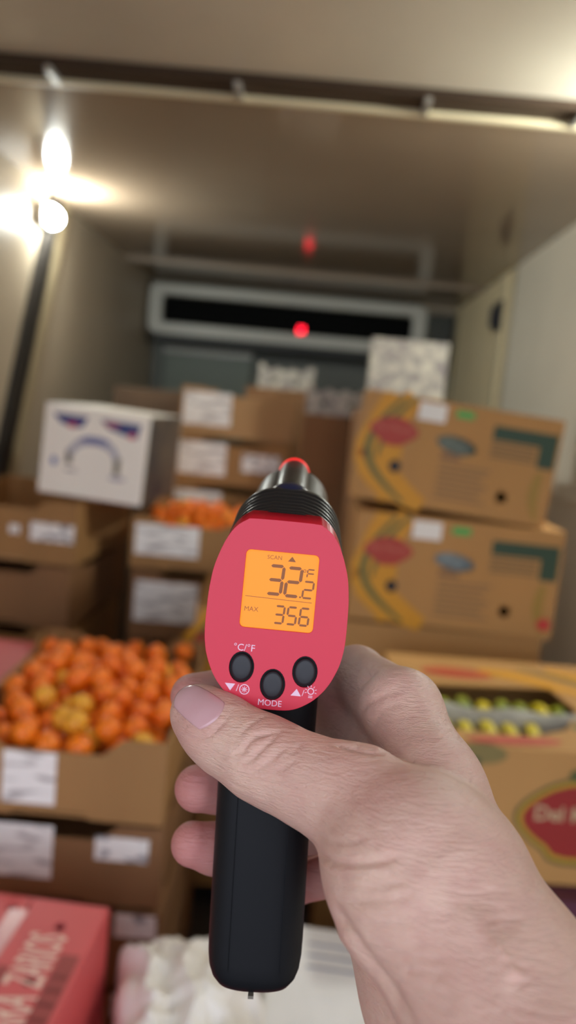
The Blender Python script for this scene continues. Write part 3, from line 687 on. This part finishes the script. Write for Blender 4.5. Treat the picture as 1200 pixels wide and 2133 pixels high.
# display
scrn = plate('display', rrect(scr[0] - .4, scr[1] + .4, scr[2] - .4, scr[3] + .4, 1.6), [], 1.0, M_lcd, gun, FB @ Matrix.Translation((0, 1.4, 0)))
D0 = FB @ Matrix.Translation((0, 1.36, 0))
SEG = {'0': 'abcdef', '1': 'bc', '2': 'abged', '3': 'abgcd', '4': 'fgbc', '5': 'afgcd', '6': 'afgedc', '7': 'abc', '8': 'abcdefg', '9': 'abfgcd', 'F': 'afge'}
def digit(ch, x, z, w, h, m, th, name='lcd_digit'):
    bm = bmesh.new(); g = th * .12; a = th / 2
    def hz(zc):
        return [(x + g, zc), (x + g + a, zc + a), (x + w - g - a, zc + a), (x + w - g, zc), (x + w - g - a, zc - a), (x + g + a, zc - a)]
    def vt(xc, z0, z1):
        return [(xc, z0 + g), (xc + a, z0 + g + a), (xc + a, z1 - g - a), (xc, z1 - g), (xc - a, z1 - g - a), (xc - a, z0 + g + a)]
    P = {'a': hz(z + h), 'g': hz(z + h / 2), 'd': hz(z), 'f': vt(x, z + h / 2, z + h), 'b': vt(x + w, z + h / 2, z + h), 'e': vt(x, z, z + h / 2), 'c': vt(x + w, z, z + h / 2)}
    for k in SEG[ch]:
        pts = P[k]; top = [bm.verts.new((px + (pz - z) * .06, 0, pz)) for px, pz in pts]; bm.faces.new(top)
        bot = [bm.verts.new((px + (pz - z) * .06, 0.05, pz)) for px, pz in pts]; bm.faces.new(bot[::-1])
        for i in range(6): bm.faces.new((top[i], bot[i], bot[(i + 1) % 6], top[(i + 1) % 6]))
    bm.transform(D0); return bmo(name, bm, m, scrn)
digit('3', -4.3, 6.8, 4.7, 9.6, M_dig, 1.15); digit('2', 1.9, 6.6, 4.7, 9.6, M_dig, 1.15)
digit('2', 8.0, 6.4, 3.3, 5.6, M_dig, .7)
digit('F', 9.0, 13.4, 2.4, 2.8, M_dig, .5, 'lcd_unit')
text('lcd_unit', '°', 4.2, M_dig, scrn, D0 @ Matrix.Translation((8.1, 0, 14.4)))
box('decimal_point', 7.0, 7.6, 0, .05, 6.2, 6.8, M_dig, scrn).data.transform(D0)
for i, ch in enumerate('356'): digit(ch, -0.9 + 4.3 * i, -3.0, 3.0, 5.8, M_dig, .75)
box('divider_line', -11.6, 11.4, 0, .05, 5.0, 5.2, M_dig, scrn).data.transform(D0 @ Matrix.Rotation(math.radians(1), 4, 'Y'))
text('lcd_word', 'MAX', 2.3, M_dig, scrn, D0 @ Matrix.Translation((-9.0, 0, .9)))
text('lcd_word', 'SCAN', 2.0, M_dig, scrn, D0 @ Matrix.Translation((-2.6, 0, 19.2)))
plate('lcd_symbol', [(2.0, 18.3), (4.8, 18.3), (3.4, 20.1)], [], .05, M_dig, scrn, D0)
# buttons in dark wells
for (x, z), wl in zip(BT, wells):
    plate('button_well', scale_o([(a - x, b - z) for a, b in wl], 1.12) and [(x + (a - x) * 1.12, z + (b - z) * 1.12) for a, b in wl], [], .6, M_blk, gun, FB @ Matrix.Translation((0, 2.0, 0)))
    rg = [[FB @ Vector((x + 3.55 * s * math.cos(2 * PI * i / 28), yy, z + 4.55 * s * math.sin(2 * PI * i / 28))) for i in range(28)] for yy, s in ((2.2, 1.0), (-.1, 1.0), (-.6, .95), (-.85, .8), (-.9, .4))]
    loft('button', rg, M_btn, gun)
T0 = FB @ Matrix.Translation((0, -0.06, 0))
def ft(s, x, z, size, sx=1.0): text('button_print', s, size, M_wht, face, T0 @ Matrix.Translation((x, 0, z)), thick=0.03, bold=0.0, sx=sx)
ft('°C/°F', -10.0, -12.3, 3.3); ft('MODE', 0.4, -30.0, 2.9); ft('/', -11.0, -26.0, 3.2); ft('/', 11.35, -25.6, 3.0)
plate('button_print', [(-15.4, -24.6), (-11.9, -24.6), (-13.4, -27.0)], [], .05, M_wht, face, T0)
plate('button_print', [(7.2, -26.7), (10.7, -26.7), (9.1, -24.3)], [], .05, M_wht, face, T0)
plate('button_print', ell(-8.6, -26.2, 1.75, 1.75, 24), [ell(-8.6, -26.2, 1.45, 1.45, 24)], .05, M_wht, face, T0)
for a in range(4):
    plate('button_print', ell(-8.6, -26.2, 1.25, .14, 8, a * PI / 4), [], .05, M_wht, face, T0)
plate('button_print', ell(13.9, -24.7, 1.15, 1.15, 20), [ell(13.9, -24.7, .85, .85, 20)], .05, M_wht, face, T0)
for a in range(7):
    t = -0.3 + a * (PI + .6) / 6; c, s = math.cos(t), math.sin(t)
    plate('button_print', ell(13.9 + 1.75 * c, -24.7 + 1.75 * s, .42, .12, 8, t), [], .05, M_wht, face, T0)
for dz in (-1.6, -2.1): plate('button_print', rect(13.2, 14.6, -24.7 + dz - .12, -24.7 + dz + .12), [], .05, M_wht, face, T0)

# ------------------------------------------------------------------ the hand: one continuous surface grown from a distance field (millimetres, grip frame)
CH = {
 'palm': [  # (point, radius) pairs joined by tapered capsules
  [((47.3, -22.5, 50.0), 13.5), ((54.5, -50.5, 32.5), 14.5), ((59.4, -73.5, 18.7), 17)],
  [((28.4, 24.5, 35.3), 10.5), ((44.2, -3.5, 32.5), 13)],
  [((28.4, 26.5, 19.6), 10.5), ((45.3, -1.5, 18.1), 13)],
  [((48.3, -12.5, 29.2), 12), ((56.3, -42.5, 15.4), 14), ((60.7, -62.5, 1.9), 18)],
  [((48.1, -5.5, 8.7), 11.5), ((55.5, -34.5, -1.1), 14), ((61.0, -62.5, -4.0), 18)],
  [((46.7, 2.5, -12.3), 11), ((49.2, -27.5, -16.6), 17), ((58.7, -65.5, -24.3), 20)],
  [((28.3, -66.5, 32.7), 15.5), ((43.2, -81.5, 21.4), 22), ((45.7, -83.5, 18.4), 25)],
  [((45.2, -82.5, 19.0), 25), ((61.1, -102.5, 2.0), 23.5), ((69.9, -122.5, -5.3), 23)],
  [((44.4, -45.5, -6.1), 19), ((56.8, -64.5, -26.5), 21), ((67.6, -92.5, -31.2), 24)],
  [((59.4, -72.5, 11.2), 19), ((70.6, -92.5, -5.3), 21), ((79.7, -112.5, -15.5), 25)],
  ],
 'thumb': [[((-24.1, -34.5, 47.5), 9.8), ((-18.6, -38.5, 44.6), 11.0), ((-12.3, -42.5, 41.7), 11.7), ((-1.5, -49.5, 38.5), 12.9), ((7.2, -54.5, 36.3), 12.6), ((16.9, -60.5, 34.5), 13.3), ((28.3, -66.5, 32.7), 15.5)]],
 'index': [[((47.3, -22.5, 50.0), 13.3), ((33.8, 13.5, 53.5), 11.8), ((14.5, 24.5, 47.6), 9.6), ((-4.4, 20.5, 45.8), 9.4), ((-30.2, -0.5, 44.9), 8.6)]],
 'middle': [[((48.3, -12.5, 29.2), 12), ((35.0, 23.5, 24.9), 11.2), ((0.5, 27.5, 11.5), 9.8), ((-18.9, 8.5, 7.0), 9.6), ((-26.5, 2.5, 8.3), 9.0)]],
 'ring': [[((48.1, -5.5, 8.7), 11.5), ((37.8, 24.5, -10.5), 10.2), ((4.3, 27.5, -19.2), 9.4), ((-18.4, 8.5, -17.5), 9.5), ((-27.3, 4.5, -14.4), 8.6)]],
 'pinky': [[((46.7, 2.5, -12.3), 11), ((36.3, 24.5, -30.7), 9.0), ((13.6, 26.5, -38.1), 8.2), ((-4.3, 20.5, -38.3), 7.6)]],
}
HANDROOT = GRIP @ MM
def capsule(P, a, b, ra, rb):
    a = np.array(a); b = np.array(b); ab = b - a; L2 = ab @ ab
    t = np.clip(((P - a) @ ab) / L2, 0, 1)
    return np.linalg.norm(P - (a + t[:, None] * ab), axis=1) - (ra + (rb - ra) * t)
def smin(a, b, k):
    h = np.clip(0.5 + 0.5 * (b - a) / k, 0, 1); return b + (a - b) * h - k * h * (1 - h)
def chain(P, chains, k):
    d = None
    for ch in chains:
        for (a, ra), (b, rb) in zip(ch[:-1], ch[1:]):
            c = capsule(P, a, b, ra, rb); d = c if d is None else smin(d, c, k)
    return d
def hand_sdf(P):
    palm = chain(P, CH['palm'], 9.0)
    th = chain(P, CH['thumb'], 5.0)
    base = smin(palm, th, 6.0)
    out = base
    for f in ('index', 'middle', 'ring', 'pinky'):
        d = smin(base, chain(P, CH[f], 3.0), 6.0)
        out = np.minimum(out, d)
    return out

def surface_nets(f, lo, n, h, blk=8):
    """sample f on a grid (only near the surface), return verts and quads"""
    nb = [int(math.ceil(k / blk)) for k in n]; n = [k * blk for k in nb]
    cc = [lo[i] + h * (np.arange(nb[i]) * blk + (blk - 1) / 2) for i in range(3)]
    G = np.stack(np.meshgrid(*cc, indexing='ij'), -1).reshape(-1, 3)
    dc = f(G).reshape(nb)
    V = np.repeat(np.repeat(np.repeat(np.sign(dc) * 10.0, blk, 0), blk, 1), blk, 2).astype(np.float32)
    act = np.argwhere(np.abs(dc) < h * blk * 0.95)
    off = np.stack(np.meshgrid(*[np.arange(blk)] * 3, indexing='ij'), -1).reshape(-1, 3)
    idx = (act[:, None, :] * blk + off[None]).reshape(-1, 3)
    V[idx[:, 0], idx[:, 1], idx[:, 2]] = f(np.array(lo) + idx * h)
    neg = V < 0
    corners = [(i, j, k) for i in (0, 1) for j in (0, 1) for k in (0, 1)]
    sl = lambda A, o: A[o[0]:A.shape[0] - 1 + o[0], o[1]:A.shape[1] - 1 + o[1], o[2]:A.shape[2] - 1 + o[2]]
    cnt = sum(sl(neg, o).astype(np.int8) for o in corners)
    cell = np.argwhere((cnt > 0) & (cnt < 8))
    ids = -np.ones(cnt.shape, np.int64); ids[cell[:, 0], cell[:, 1], cell[:, 2]] = np.arange(len(cell))
    acc = np.zeros((len(cell), 3)); w = np.zeros(len(cell))
    for o in corners:
        for ax in range(3):
            if o[ax]: continue
            p = list(o); p[ax] = 1
            a = V[cell[:, 0] + o[0], cell[:, 1] + o[1], cell[:, 2] + o[2]]; b = V[cell[:, 0] + p[0], cell[:, 1] + p[1], cell[:, 2] + p[2]]
            m = (a < 0) != (b < 0); t = np.where(m, a / np.where(m, a - b, 1), 0)
            q = np.tile(np.array(o, float), (len(cell), 1)); q[:, ax] = t
            acc[m] += q[m]; w[m] += 1
    verts = np.array(lo) + (cell + acc / w[:, None]) * h
    quads = []
    for ax in range(3):
        u, v = (ax + 1) % 3, (ax + 2) % 3
        A = neg; s0 = [slice(None)] * 3; s1 = [slice(None)] * 3; s0[ax] = slice(0, -1); s1[ax] = slice(1, None)
        ch = A[tuple(s0)] != A[tuple(s1)]
        e = np.argwhere(ch); e = e[(e[:, u] > 0) & (e[:, v] > 0) & (e[:, u] < A.shape[u] - 1) & (e[:, v] < A.shape[v] - 1)]
        q = []
        for du, dv in ((0, 0), (-1, 0), (-1, -1), (0, -1)):
            c = e.copy(); c[:, u] += du; c[:, v] += dv; q.append(ids[c[:, 0], c[:, 1], c[:, 2]])
        q = np.stack(q, 1); flip = A[e[:, 0], e[:, 1], e[:, 2]]
        q[~flip] = q[~flip][:, ::-1]; quads.append(q[(q >= 0).all(1)])
    return verts, np.concatenate(quads)

SKIN_A, SKIN_B, SKIN_C, SKIN_TIP = (224, 186, 167), (218, 176, 159), (210, 163, 149), (188, 106, 105)
FLUSH = [((-30.5, -0.5, 44.5), 20, .75), ((-26.5, 2.5, 8.3), 22, .9), ((-27.2, 4.5, -14.7), 22, .9), ((-10.5, 12.5, 6.1), 20, .8), ((-9.1, 12.5, -17.1), 20, .8),
         ((13.6, 26.5, -38.1), 26, .9), ((34.1, 12.5, -25.3), 16, .7), ((25.9, 12.5, 47.0), 16, .5), ((3.5, -59.5, 47.6), 12, .22), ((29.0, -75.5, 42.8), 16, .22), ((-21.5, -42.5, 48.3), 13, .4)]

CREASES = [  # surface polylines (mm), half width, depth (negative = ridge)
 ([(-9.0, -57.8, 47.3), (-7.8, -57.1, 48.8), (-6.5, -55.9, 50.1), (-4.8, -55.0, 51.2), (-3.0, -53.4, 52.0), (-0.9, -51.9, 52.4), (1.1, -48.4, 52.4)], 0.7200000000000001, 0.55),
 ([(-11.3, -59.4, 41.2), (-9.5, -60.4, 42.5), (-7.7, -61.1, 43.8), (-6.5, -60.7, 45.5), (-5.2, -60.0, 47.2), (-3.4, -59.8, 48.1), (-1.7, -59.4, 48.9), (0.6, -59.2, 49.4), (2.9, -58.7, 49.9)], 0.8, 0.8),
 ([(-8.3, -61.8, 39.9), (-6.1, -62.7, 41.4), (-3.9, -63.2, 42.8), (-2.2, -63.0, 44.7), (-0.5, -62.3, 46.4), (1.0, -61.6, 47.6), (2.5, -60.5, 48.7), (3.5, -58.6, 49.9), (4.6, -56.0, 50.8)], 0.8, 0.75),
 ([(-5.8, -63.3, 36.9), (-3.4, -64.6, 39.0), (-1.0, -65.3, 41.0), (0.9, -65.4, 42.7), (2.8, -65.1, 44.3), (4.5, -64.5, 45.8), (6.3, -63.6, 47.2)], 0.8, 0.55),
 ([(-4.4, -58.8, 48.8), (-3.1, -59.1, 48.8), (-1.7, -59.5, 48.8), (-0.2, -59.3, 49.2), (1.3, -58.9, 49.6)], 0.6400000000000001, 0.6),
 ([(-13.5, -57.4, 36.7), (-11.8, -59.2, 38.1), (-10.2, -60.6, 39.3), (-8.9, -61.4, 40.8), (-7.6, -61.7, 42.1), (-6.8, -61.4, 43.9), (-6.0, -60.9, 45.6)], 0.7200000000000001, 0.35),
 ([(6.0, -66.5, 44.5), (7.5, -66.2, 45.6), (9.0, -65.7, 46.6), (10.3, -64.2, 47.8), (11.6, -62.1, 48.9)], 0.8800000000000001, 0.3),
 ([(1.8, -67.2, 39.1), (4.0, -67.9, 40.8), (6.1, -68.3, 42.4), (8.2, -68.4, 43.9), (10.4, -68.2, 45.3)], 0.8800000000000001, 0.25),
 ([(-12.0, -47.7, 53.8), (-13.0, -50.5, 52.1), (-14.0, -52.5, 50.1), (-16.2, -53.3, 48.0), (-18.4, -53.4, 45.7), (-20.7, -52.4, 44.6), (-23.1, -50.9, 43.5), (-25.3, -49.0, 43.7), (-27.7, -46.5, 43.8)], 0.8, 0.7),
 ([(20.9, -65.1, 49.1), (22.8, -66.4, 49.2), (24.6, -67.6, 49.3), (26.9, -68.9, 49.4), (29.2, -69.9, 49.3), (32.1, -69.8, 49.0), (35.1, -68.4, 48.2)], 1.2800000000000002, 1.7),
 ([(25.7, -65.5, 49.5), (29.3, -68.3, 49.5), (33.1, -68.9, 48.9)], 3.6, 1.0),
 ([(34.8, -67.2, 48.4)], 0.96, 0.7),
 ([(39.8, -50.6, 42.8), (41.6, -55.4, 43.5), (43.7, -58.2, 43.7), (45.4, -59.8, 43.8), (47.1, -61.3, 43.9)], 0.96, 0.4),
 ([(32.6, -20.8, 45.4), (32.8, -25.8, 48.9), (33.3, -27.4, 51.5), (35.1, -30.4, 53.7), (37.0, -32.0, 55.6), (39.3, -33.2, 57.2), (41.6, -33.7, 58.5), (43.5, -33.6, 59.6), (45.4, -33.2, 60.5)], 2.08, 0.45),
 ([(35.3, -32.9, 45.5), (36.1, -34.5, 48.2), (37.0, -35.1, 50.6), (38.9, -36.4, 52.7), (40.9, -36.9, 54.6), (43.4, -37.6, 55.7), (46.1, -37.7, 56.7)], 1.92, 0.35),
 ([(25.4, -66.2, 49.5)], 1.7600000000000002, -1.3),
 ([(29.2, -69.7, 49.4)], 1.2000000000000002, 0.8),
 ([(38.2, -18.2, 62.5), (36.5, -19.1, 61.2), (34.8, -19.0, 59.6), (33.3, -17.8, 57.8), (31.9, -15.8, 55.8)], 2.0, 0.6),
 ([(14.6, -70.5, 21.7), (16.8, -80.9, 22.2), (17.9, -86.8, 24.0), (19.2, -90.4, 24.7), (21.6, -94.6, 26.4), (23.9, -97.6, 27.6), (27.9, -100.9, 29.8), (31.8, -103.0, 31.5), (33.8, -103.5, 32.4), (35.8, -103.8, 33.3)], 0.96, 1.3),
 ([(20.2, 16.8, -18.3)], 1.6, -0.7),
 ([(14.4, -74.8, 25.3), (17.6, -83.2, 27.8), (20.5, -90.4, 29.8), (24.2, -94.8, 32.4), (27.9, -97.7, 34.3)], 0.96, 0.5),
 ([(17.5, -84.8, 19.4), (20.4, -93.6, 22.9), (23.5, -98.2, 24.4), (27.6, -102.0, 26.8), (31.8, -104.3, 28.5)], 0.8, 0.25),
 ([(19.7, -92.4, 19.2), (23.8, -99.1, 22.7), (28.0, -102.9, 24.7), (33.2, -105.9, 27.1), (38.4, -108.0, 29.1)], 0.8, 0.35),
 ([(21.0, -94.8, 17.4), (23.7, -99.3, 19.3), (26.4, -102.2, 20.4), (29.9, -105.4, 22.4), (33.4, -107.8, 23.9), (35.9, -108.7, 25.2), (38.4, -109.3, 26.2)], 0.8800000000000001, 0.6),
 ([(24.0, -99.2, 14.1), (26.9, -103.6, 15.9), (29.9, -106.3, 16.9), (34.1, -109.2, 19.0), (38.4, -111.2, 20.7)], 0.8800000000000001, 0.4),
 ([(27.1, -102.0, 9.0), (30.6, -106.1, 10.6), (33.9, -109.5, 11.8), (37.2, -112.5, 13.1), (40.4, -115.1, 14.3), (43.4, -117.1, 15.3), (46.4, -118.9, 16.2)], 0.96, 0.6),
 ([(29.6, -103.5, 6.4), (34.1, -109.6, 9.0), (38.5, -114.3, 10.9), (42.4, -117.6, 12.5), (46.2, -120.4, 13.8)], 0.96, 0.5),
 ([(33.0, -106.8, 3.7), (36.7, -112.8, 6.4), (40.4, -117.3, 8.2), (43.7, -120.6, 9.3), (46.8, -123.6, 10.2)], 0.96, 0.45),
 ([(35.9, -111.4, 3.2), (39.1, -116.2, 5.0), (42.3, -120.1, 6.3), (44.5, -122.5, 7.4), (46.7, -124.6, 8.3)], 0.96, 0.4),
 ([(37.4, -112.1, 15.6), (40.0, -113.7, 16.8), (42.5, -115.0, 17.9), (44.6, -116.1, 18.3), (46.6, -117.2, 18.7)], 0.7200000000000001, 0.3),
 ([(20.5, -91.4, 12.3), (21.8, -94.2, 11.9), (23.1, -96.9, 11.6), (25.1, -99.9, 9.9), (27.3, -101.3, 7.4), (30.3, -103.6, 4.9), (33.0, -106.6, 3.0), (36.3, -111.5, 1.0), (39.4, -116.5, -0.8)], 2.8000000000000003, 1.6),
 ([(47.7, -112.6, 25.5), (50.5, -114.9, 23.7), (53.1, -117.4, 22.1), (54.7, -119.1, 21.2), (56.2, -120.8, 20.3), (57.1, -122.9, 19.0), (58.0, -124.8, 17.8), (58.7, -126.9, 16.4), (59.3, -129.0, 15.1)], 3.2, -0.9),
 ([(55.5, -119.1, 21.5), (56.5, -120.9, 20.3), (57.4, -122.7, 19.3), (58.6, -124.5, 18.2), (59.7, -126.3, 17.2)], 1.2800000000000002, -0.5),
 ([(56.3, -122.9, 18.7), (58.3, -123.6, 18.9), (60.3, -124.2, 18.9), (61.2, -124.6, 18.8), (62.2, -125.0, 18.7)], 0.7200000000000001, 0.45),
 ([(56.6, -126.4, 16.0), (57.8, -126.5, 16.4), (59.1, -126.6, 16.8), (60.9, -126.9, 17.1), (62.7, -127.2, 17.4)], 0.7200000000000001, 0.4),
 ([(58.2, -128.3, 15.2), (58.8, -127.8, 15.8), (59.5, -127.3, 16.4), (60.3, -127.3, 16.7), (61.0, -127.4, 16.9)], 0.7200000000000001, 0.4),
 ([(54.7, -109.1, 30.0), (56.1, -111.1, 28.1), (57.4, -113.2, 26.4), (59.7, -115.3, 24.8), (62.0, -117.7, 23.3)], 4.0, 0.6),
]
NAIL = [(-16.0, -51.7, 50.3), (-26.9, -42.4, 54.9), (-20.7, -52.2, 45.4), (-12.6, -47.1, 54.1)]
VOX = 0.9
allp = np.array([p for c in CH.values() for ch in c for p, r in ch])
lo = allp.min(0) - 30; hi = allp.max(0) + 30
hv, hq = surface_nets(hand_sdf, lo, ((hi - lo) / VOX).astype(int) + 1, VOX)
def sdf_grad(P):
    e = .4; g = np.stack([hand_sdf(P + np.eye(3)[i] * e) - hand_sdf(P - np.eye(3)[i] * e) for i in range(3)], 1)
    return g / np.maximum(np.linalg.norm(g, axis=1, keepdims=True), 1e-6)
hn = sdf_grad(hv)
disp = np.zeros(len(hv))
for pts, wd, dp in CREASES:
    pts = np.array(pts, float); n_ = len(pts)
    near = np.where(((hv > pts.min(0) - 4 * wd) & (hv < pts.max(0) + 4 * wd)).all(1))[0]
    if not len(near): continue
    Pn = hv[near]; best = np.full(len(near), 1e9); tb = np.zeros(len(near))
    for i in range(n_ - 1):
        a, b = pts[i], pts[i + 1]; ab = b - a
        t = np.clip(((Pn - a) @ ab) / (ab @ ab), 0, 1); d = np.linalg.norm(Pn - (a + t[:, None] * ab), axis=1)
        m = d < best; best[m] = d[m]; tb[m] = (i + t[m]) / (n_ - 1)
    fade = np.clip(np.minimum(tb, 1 - tb) * 5 + .15, 0, 1)
    disp[near] -= 1.15 * dp * fade * np.exp(-(best / wd) ** 2)
hv = hv + hn * np.clip(disp, -2.6, 1.6)[:, None]
person = empty('person', label='bare right hand and forearm from the lower right, gripping the thermometer', cat='person')
person.matrix_world = HANDROOT

# skin: colour varies softly, fine creases run across the wrist and thumb
M_skin = bpy.data.materials.new('skin'); M_skin.use_nodes = True
nt = M_skin.node_tree; b = nt.nodes['Principled BSDF']; N = nt.nodes.new; LK = nt.links.new
b.inputs['Roughness'].default_value = .47; b.inputs['Subsurface Weight'].default_value = .25
b.inputs['Subsurface Radius'].default_value = (1.0, .35, .2); b.inputs['Subsurface Scale'].default_value = .004
tc = N('ShaderNodeTexCoord')
def nz(scale, stretch=(1, 1, 1), det=3, rot=(0, 0, 0), dist=0.0):
    mp = N('ShaderNodeMapping'); mp.inputs['Scale'].default_value = stretch; mp.inputs['Rotation'].default_value = rot; LK(tc.outputs['Object'], mp.inputs[0])
    n = N('ShaderNodeTexNoise'); n.inputs['Scale'].default_value = scale; n.inputs['Detail'].default_value = det; n.inputs['Distortion'].default_value = dist
    LK(mp.outputs[0], n.inputs['Vector']); return n.outputs[0]
def mixc(f, a, c, lo_=.35, hi_=.65):
    r = N('ShaderNodeMapRange'); r.inputs[1].default_value = lo_; r.inputs[2].default_value = hi_; LK(f, r.inputs[0])
    m = N('ShaderNodeMix'); m.data_type = 'RGBA'; LK(r.outputs[0], m.inputs[0])
    for s, v in ((6, a), (7, c)):
        if isinstance(v, tuple): m.inputs[s].default_value = (*lin(v), 1)
        else: LK(v, m.inputs[s])
    return m.outputs[2]
c1 = mixc(nz(.045), SKIN_A, SKIN_B)
c2 = mixc(nz(.16, det=5), c1, SKIN_C, .45, .95)
at_ = N('ShaderNodeVertexColor'); at_.layer_name = 'flush'
fm = N('ShaderNodeMix'); fm.data_type = 'RGBA'; LK(at_.outputs[0], fm.inputs[0]); LK(c2, fm.inputs[6]); fm.inputs[7].default_value = (*lin(SKIN_TIP), 1)
LK(fm.outputs[2], b.inputs['Base Color'])
h = [(nz(.52, (.16, .5, 1.7), 4, (0, .10, 0), .6), .75), (nz(1.7, (.22, .7, 1.5), 2, (0, -.12, 0), .4), .42), (nz(2.6, (1, 1, 1), 2), .14)]
acc = None
for o_, w_ in h:
    mm = N('ShaderNodeMath'); mm.operation = 'MULTIPLY'; LK(o_, mm.inputs[0]); mm.inputs[1].default_value = w_
    if acc is None: acc = mm.outputs[0]
    else:
        ad = N('ShaderNodeMath'); LK(acc, ad.inputs[0]); LK(mm.outputs[0], ad.inputs[1]); acc = ad.outputs[0]
bp = N('ShaderNodeBump'); bp.inputs['Strength'].default_value = .85; bp.inputs['Distance'].default_value = .00095
LK(acc, bp.inputs['Height']); LK(bp.outputs[0], b.inputs['Normal'])

hand = raw('hand', hv, hq.tolist(), M_skin, person, smooth=True)
# flush: fingertips, knuckles and inner folds are redder
ft_ = np.zeros(len(hv))
for p, r, s in FLUSH:
    ft_ = np.maximum(ft_, s * np.clip(1.25 - np.linalg.norm(hv - np.array(p), axis=1) / r, 0, 1))
ca = hand.data.color_attributes.new('flush', 'FLOAT_COLOR', 'POINT')
buf = np.ones((len(hv), 4), np.float32); buf[:, :3] = ft_[:, None]; ca.data.foreach_set('color', buf.ravel())

# thumb nail: curved plate laid on the thumb tip
def on_surface(p, d):
    p = np.array(p, float)
    for _ in range(60):
        s = hand_sdf(p[None])[0]
        if abs(s) < .01: break
        p = p - sdf_grad(p[None])[0] * s * .8
    return p
cut, tip, la, lb = [np.array(v) for v in NAIL]
ax = (tip - cut); ax /= np.linalg.norm(ax); lat = (lb - la); lat -= ax * (lat @ ax); wd_ = np.linalg.norm(lat) * 1.08; lat /= np.linalg.norm(lat)
nrm = np.cross(ax, lat); nrm = nrm if nrm[1] < 0 else -nrm
mid = (la + lb) / 2; n_u, n_v = 22, 22; V, F = [], []
ln = np.linalg.norm(tip - cut) * 1.5
for j in range(n_v):
    for i in range(n_u):
        u = -1 + 2 * i / (n_u - 1); v = j / (n_v - 1)
        vv = v * ln * (1 - .0 * u * u) + (1 - v) * (.13 * ln * u * u) - v * .16 * ln * u * u
        p = mid - ax * .8 + ax * vv + lat * u * wd_ / 2 * (1 - .10 * (1 - v) ** 2 - .06 * v)
        q = on_surface(p + nrm * 1.5, -nrm)
        g = sdf_grad(q[None])[0]
        V.append(q + g * (.15 + .45 * (1 - u * u) ** .5 * min(1, v * 4) + .25 * v))
top = len(V)
for k in range(top): V.append(V[k] - nrm * .9)
for j in range(n_v - 1):
    for i in range(n_u - 1):
        a_ = j * n_u + i; F.append((a_, a_ + 1, a_ + n_u + 1, a_ + n_u)); F.append((top + a_, top + a_ + n_u, top + a_ + n_u + 1, top + a_ + 1))
for i in range(n_u - 1):
    F.append((i, top + i, top + i + 1, i + 1)); k = (n_v - 1) * n_u + i; F.append((k, k + 1, top + k + 1, top + k))
for j in range(n_v - 1):
    k = j * n_u; F.append((k, k + n_u, top + k + n_u, top + k)); k += n_u - 1; F.append((k, top + k, top + k + n_u, k + n_u))
M_nail = mat('nail_plate', (206, 162, 164), .2, noise=.05, scale=.12, col2=(206, 158, 160)); M_nail.node_tree.nodes['Principled BSDF'].inputs['Coat Weight'].default_value = .4
nail = raw('thumb_nail', V, F, M_nail, hand, True)
bm = bmesh.new(); bm.from_mesh(nail.data); bmesh.ops.recalc_face_normals(bm, faces=bm.faces[:]); bm.to_mesh(nail.data); bm.free()

# dark sleeve beyond the wrist
a0, a1 = np.array((81.6, -111.5, -10.9)), np.array((95.8, -132.5, -30.6))
dirv = (a1 - a0) / np.linalg.norm(a1 - a0); e1 = np.cross(dirv, (0, 1, 0)); e1 /= np.linalg.norm(e1); e2 = np.cross(dirv, e1)
rs = []
for t, r in ((0, 27), (0, 29.5), (.04, 30.5), (.10, 30), (.14, 31), (.5, 34), (1, 38), (2.2, 44), (3.0, 48)):
    c = a0 + (a1 - a0) * t; rs.append([c + e1 * r * math.cos(q) + e2 * r * 1.08 * math.sin(q) for q in [2 * PI * i / 40 for i in range(40)]])
loft('jacket_sleeve', rs, mat('dark_sleeve_cloth', (34, 36, 44), .8, bump=.3, bscale=.8), person)
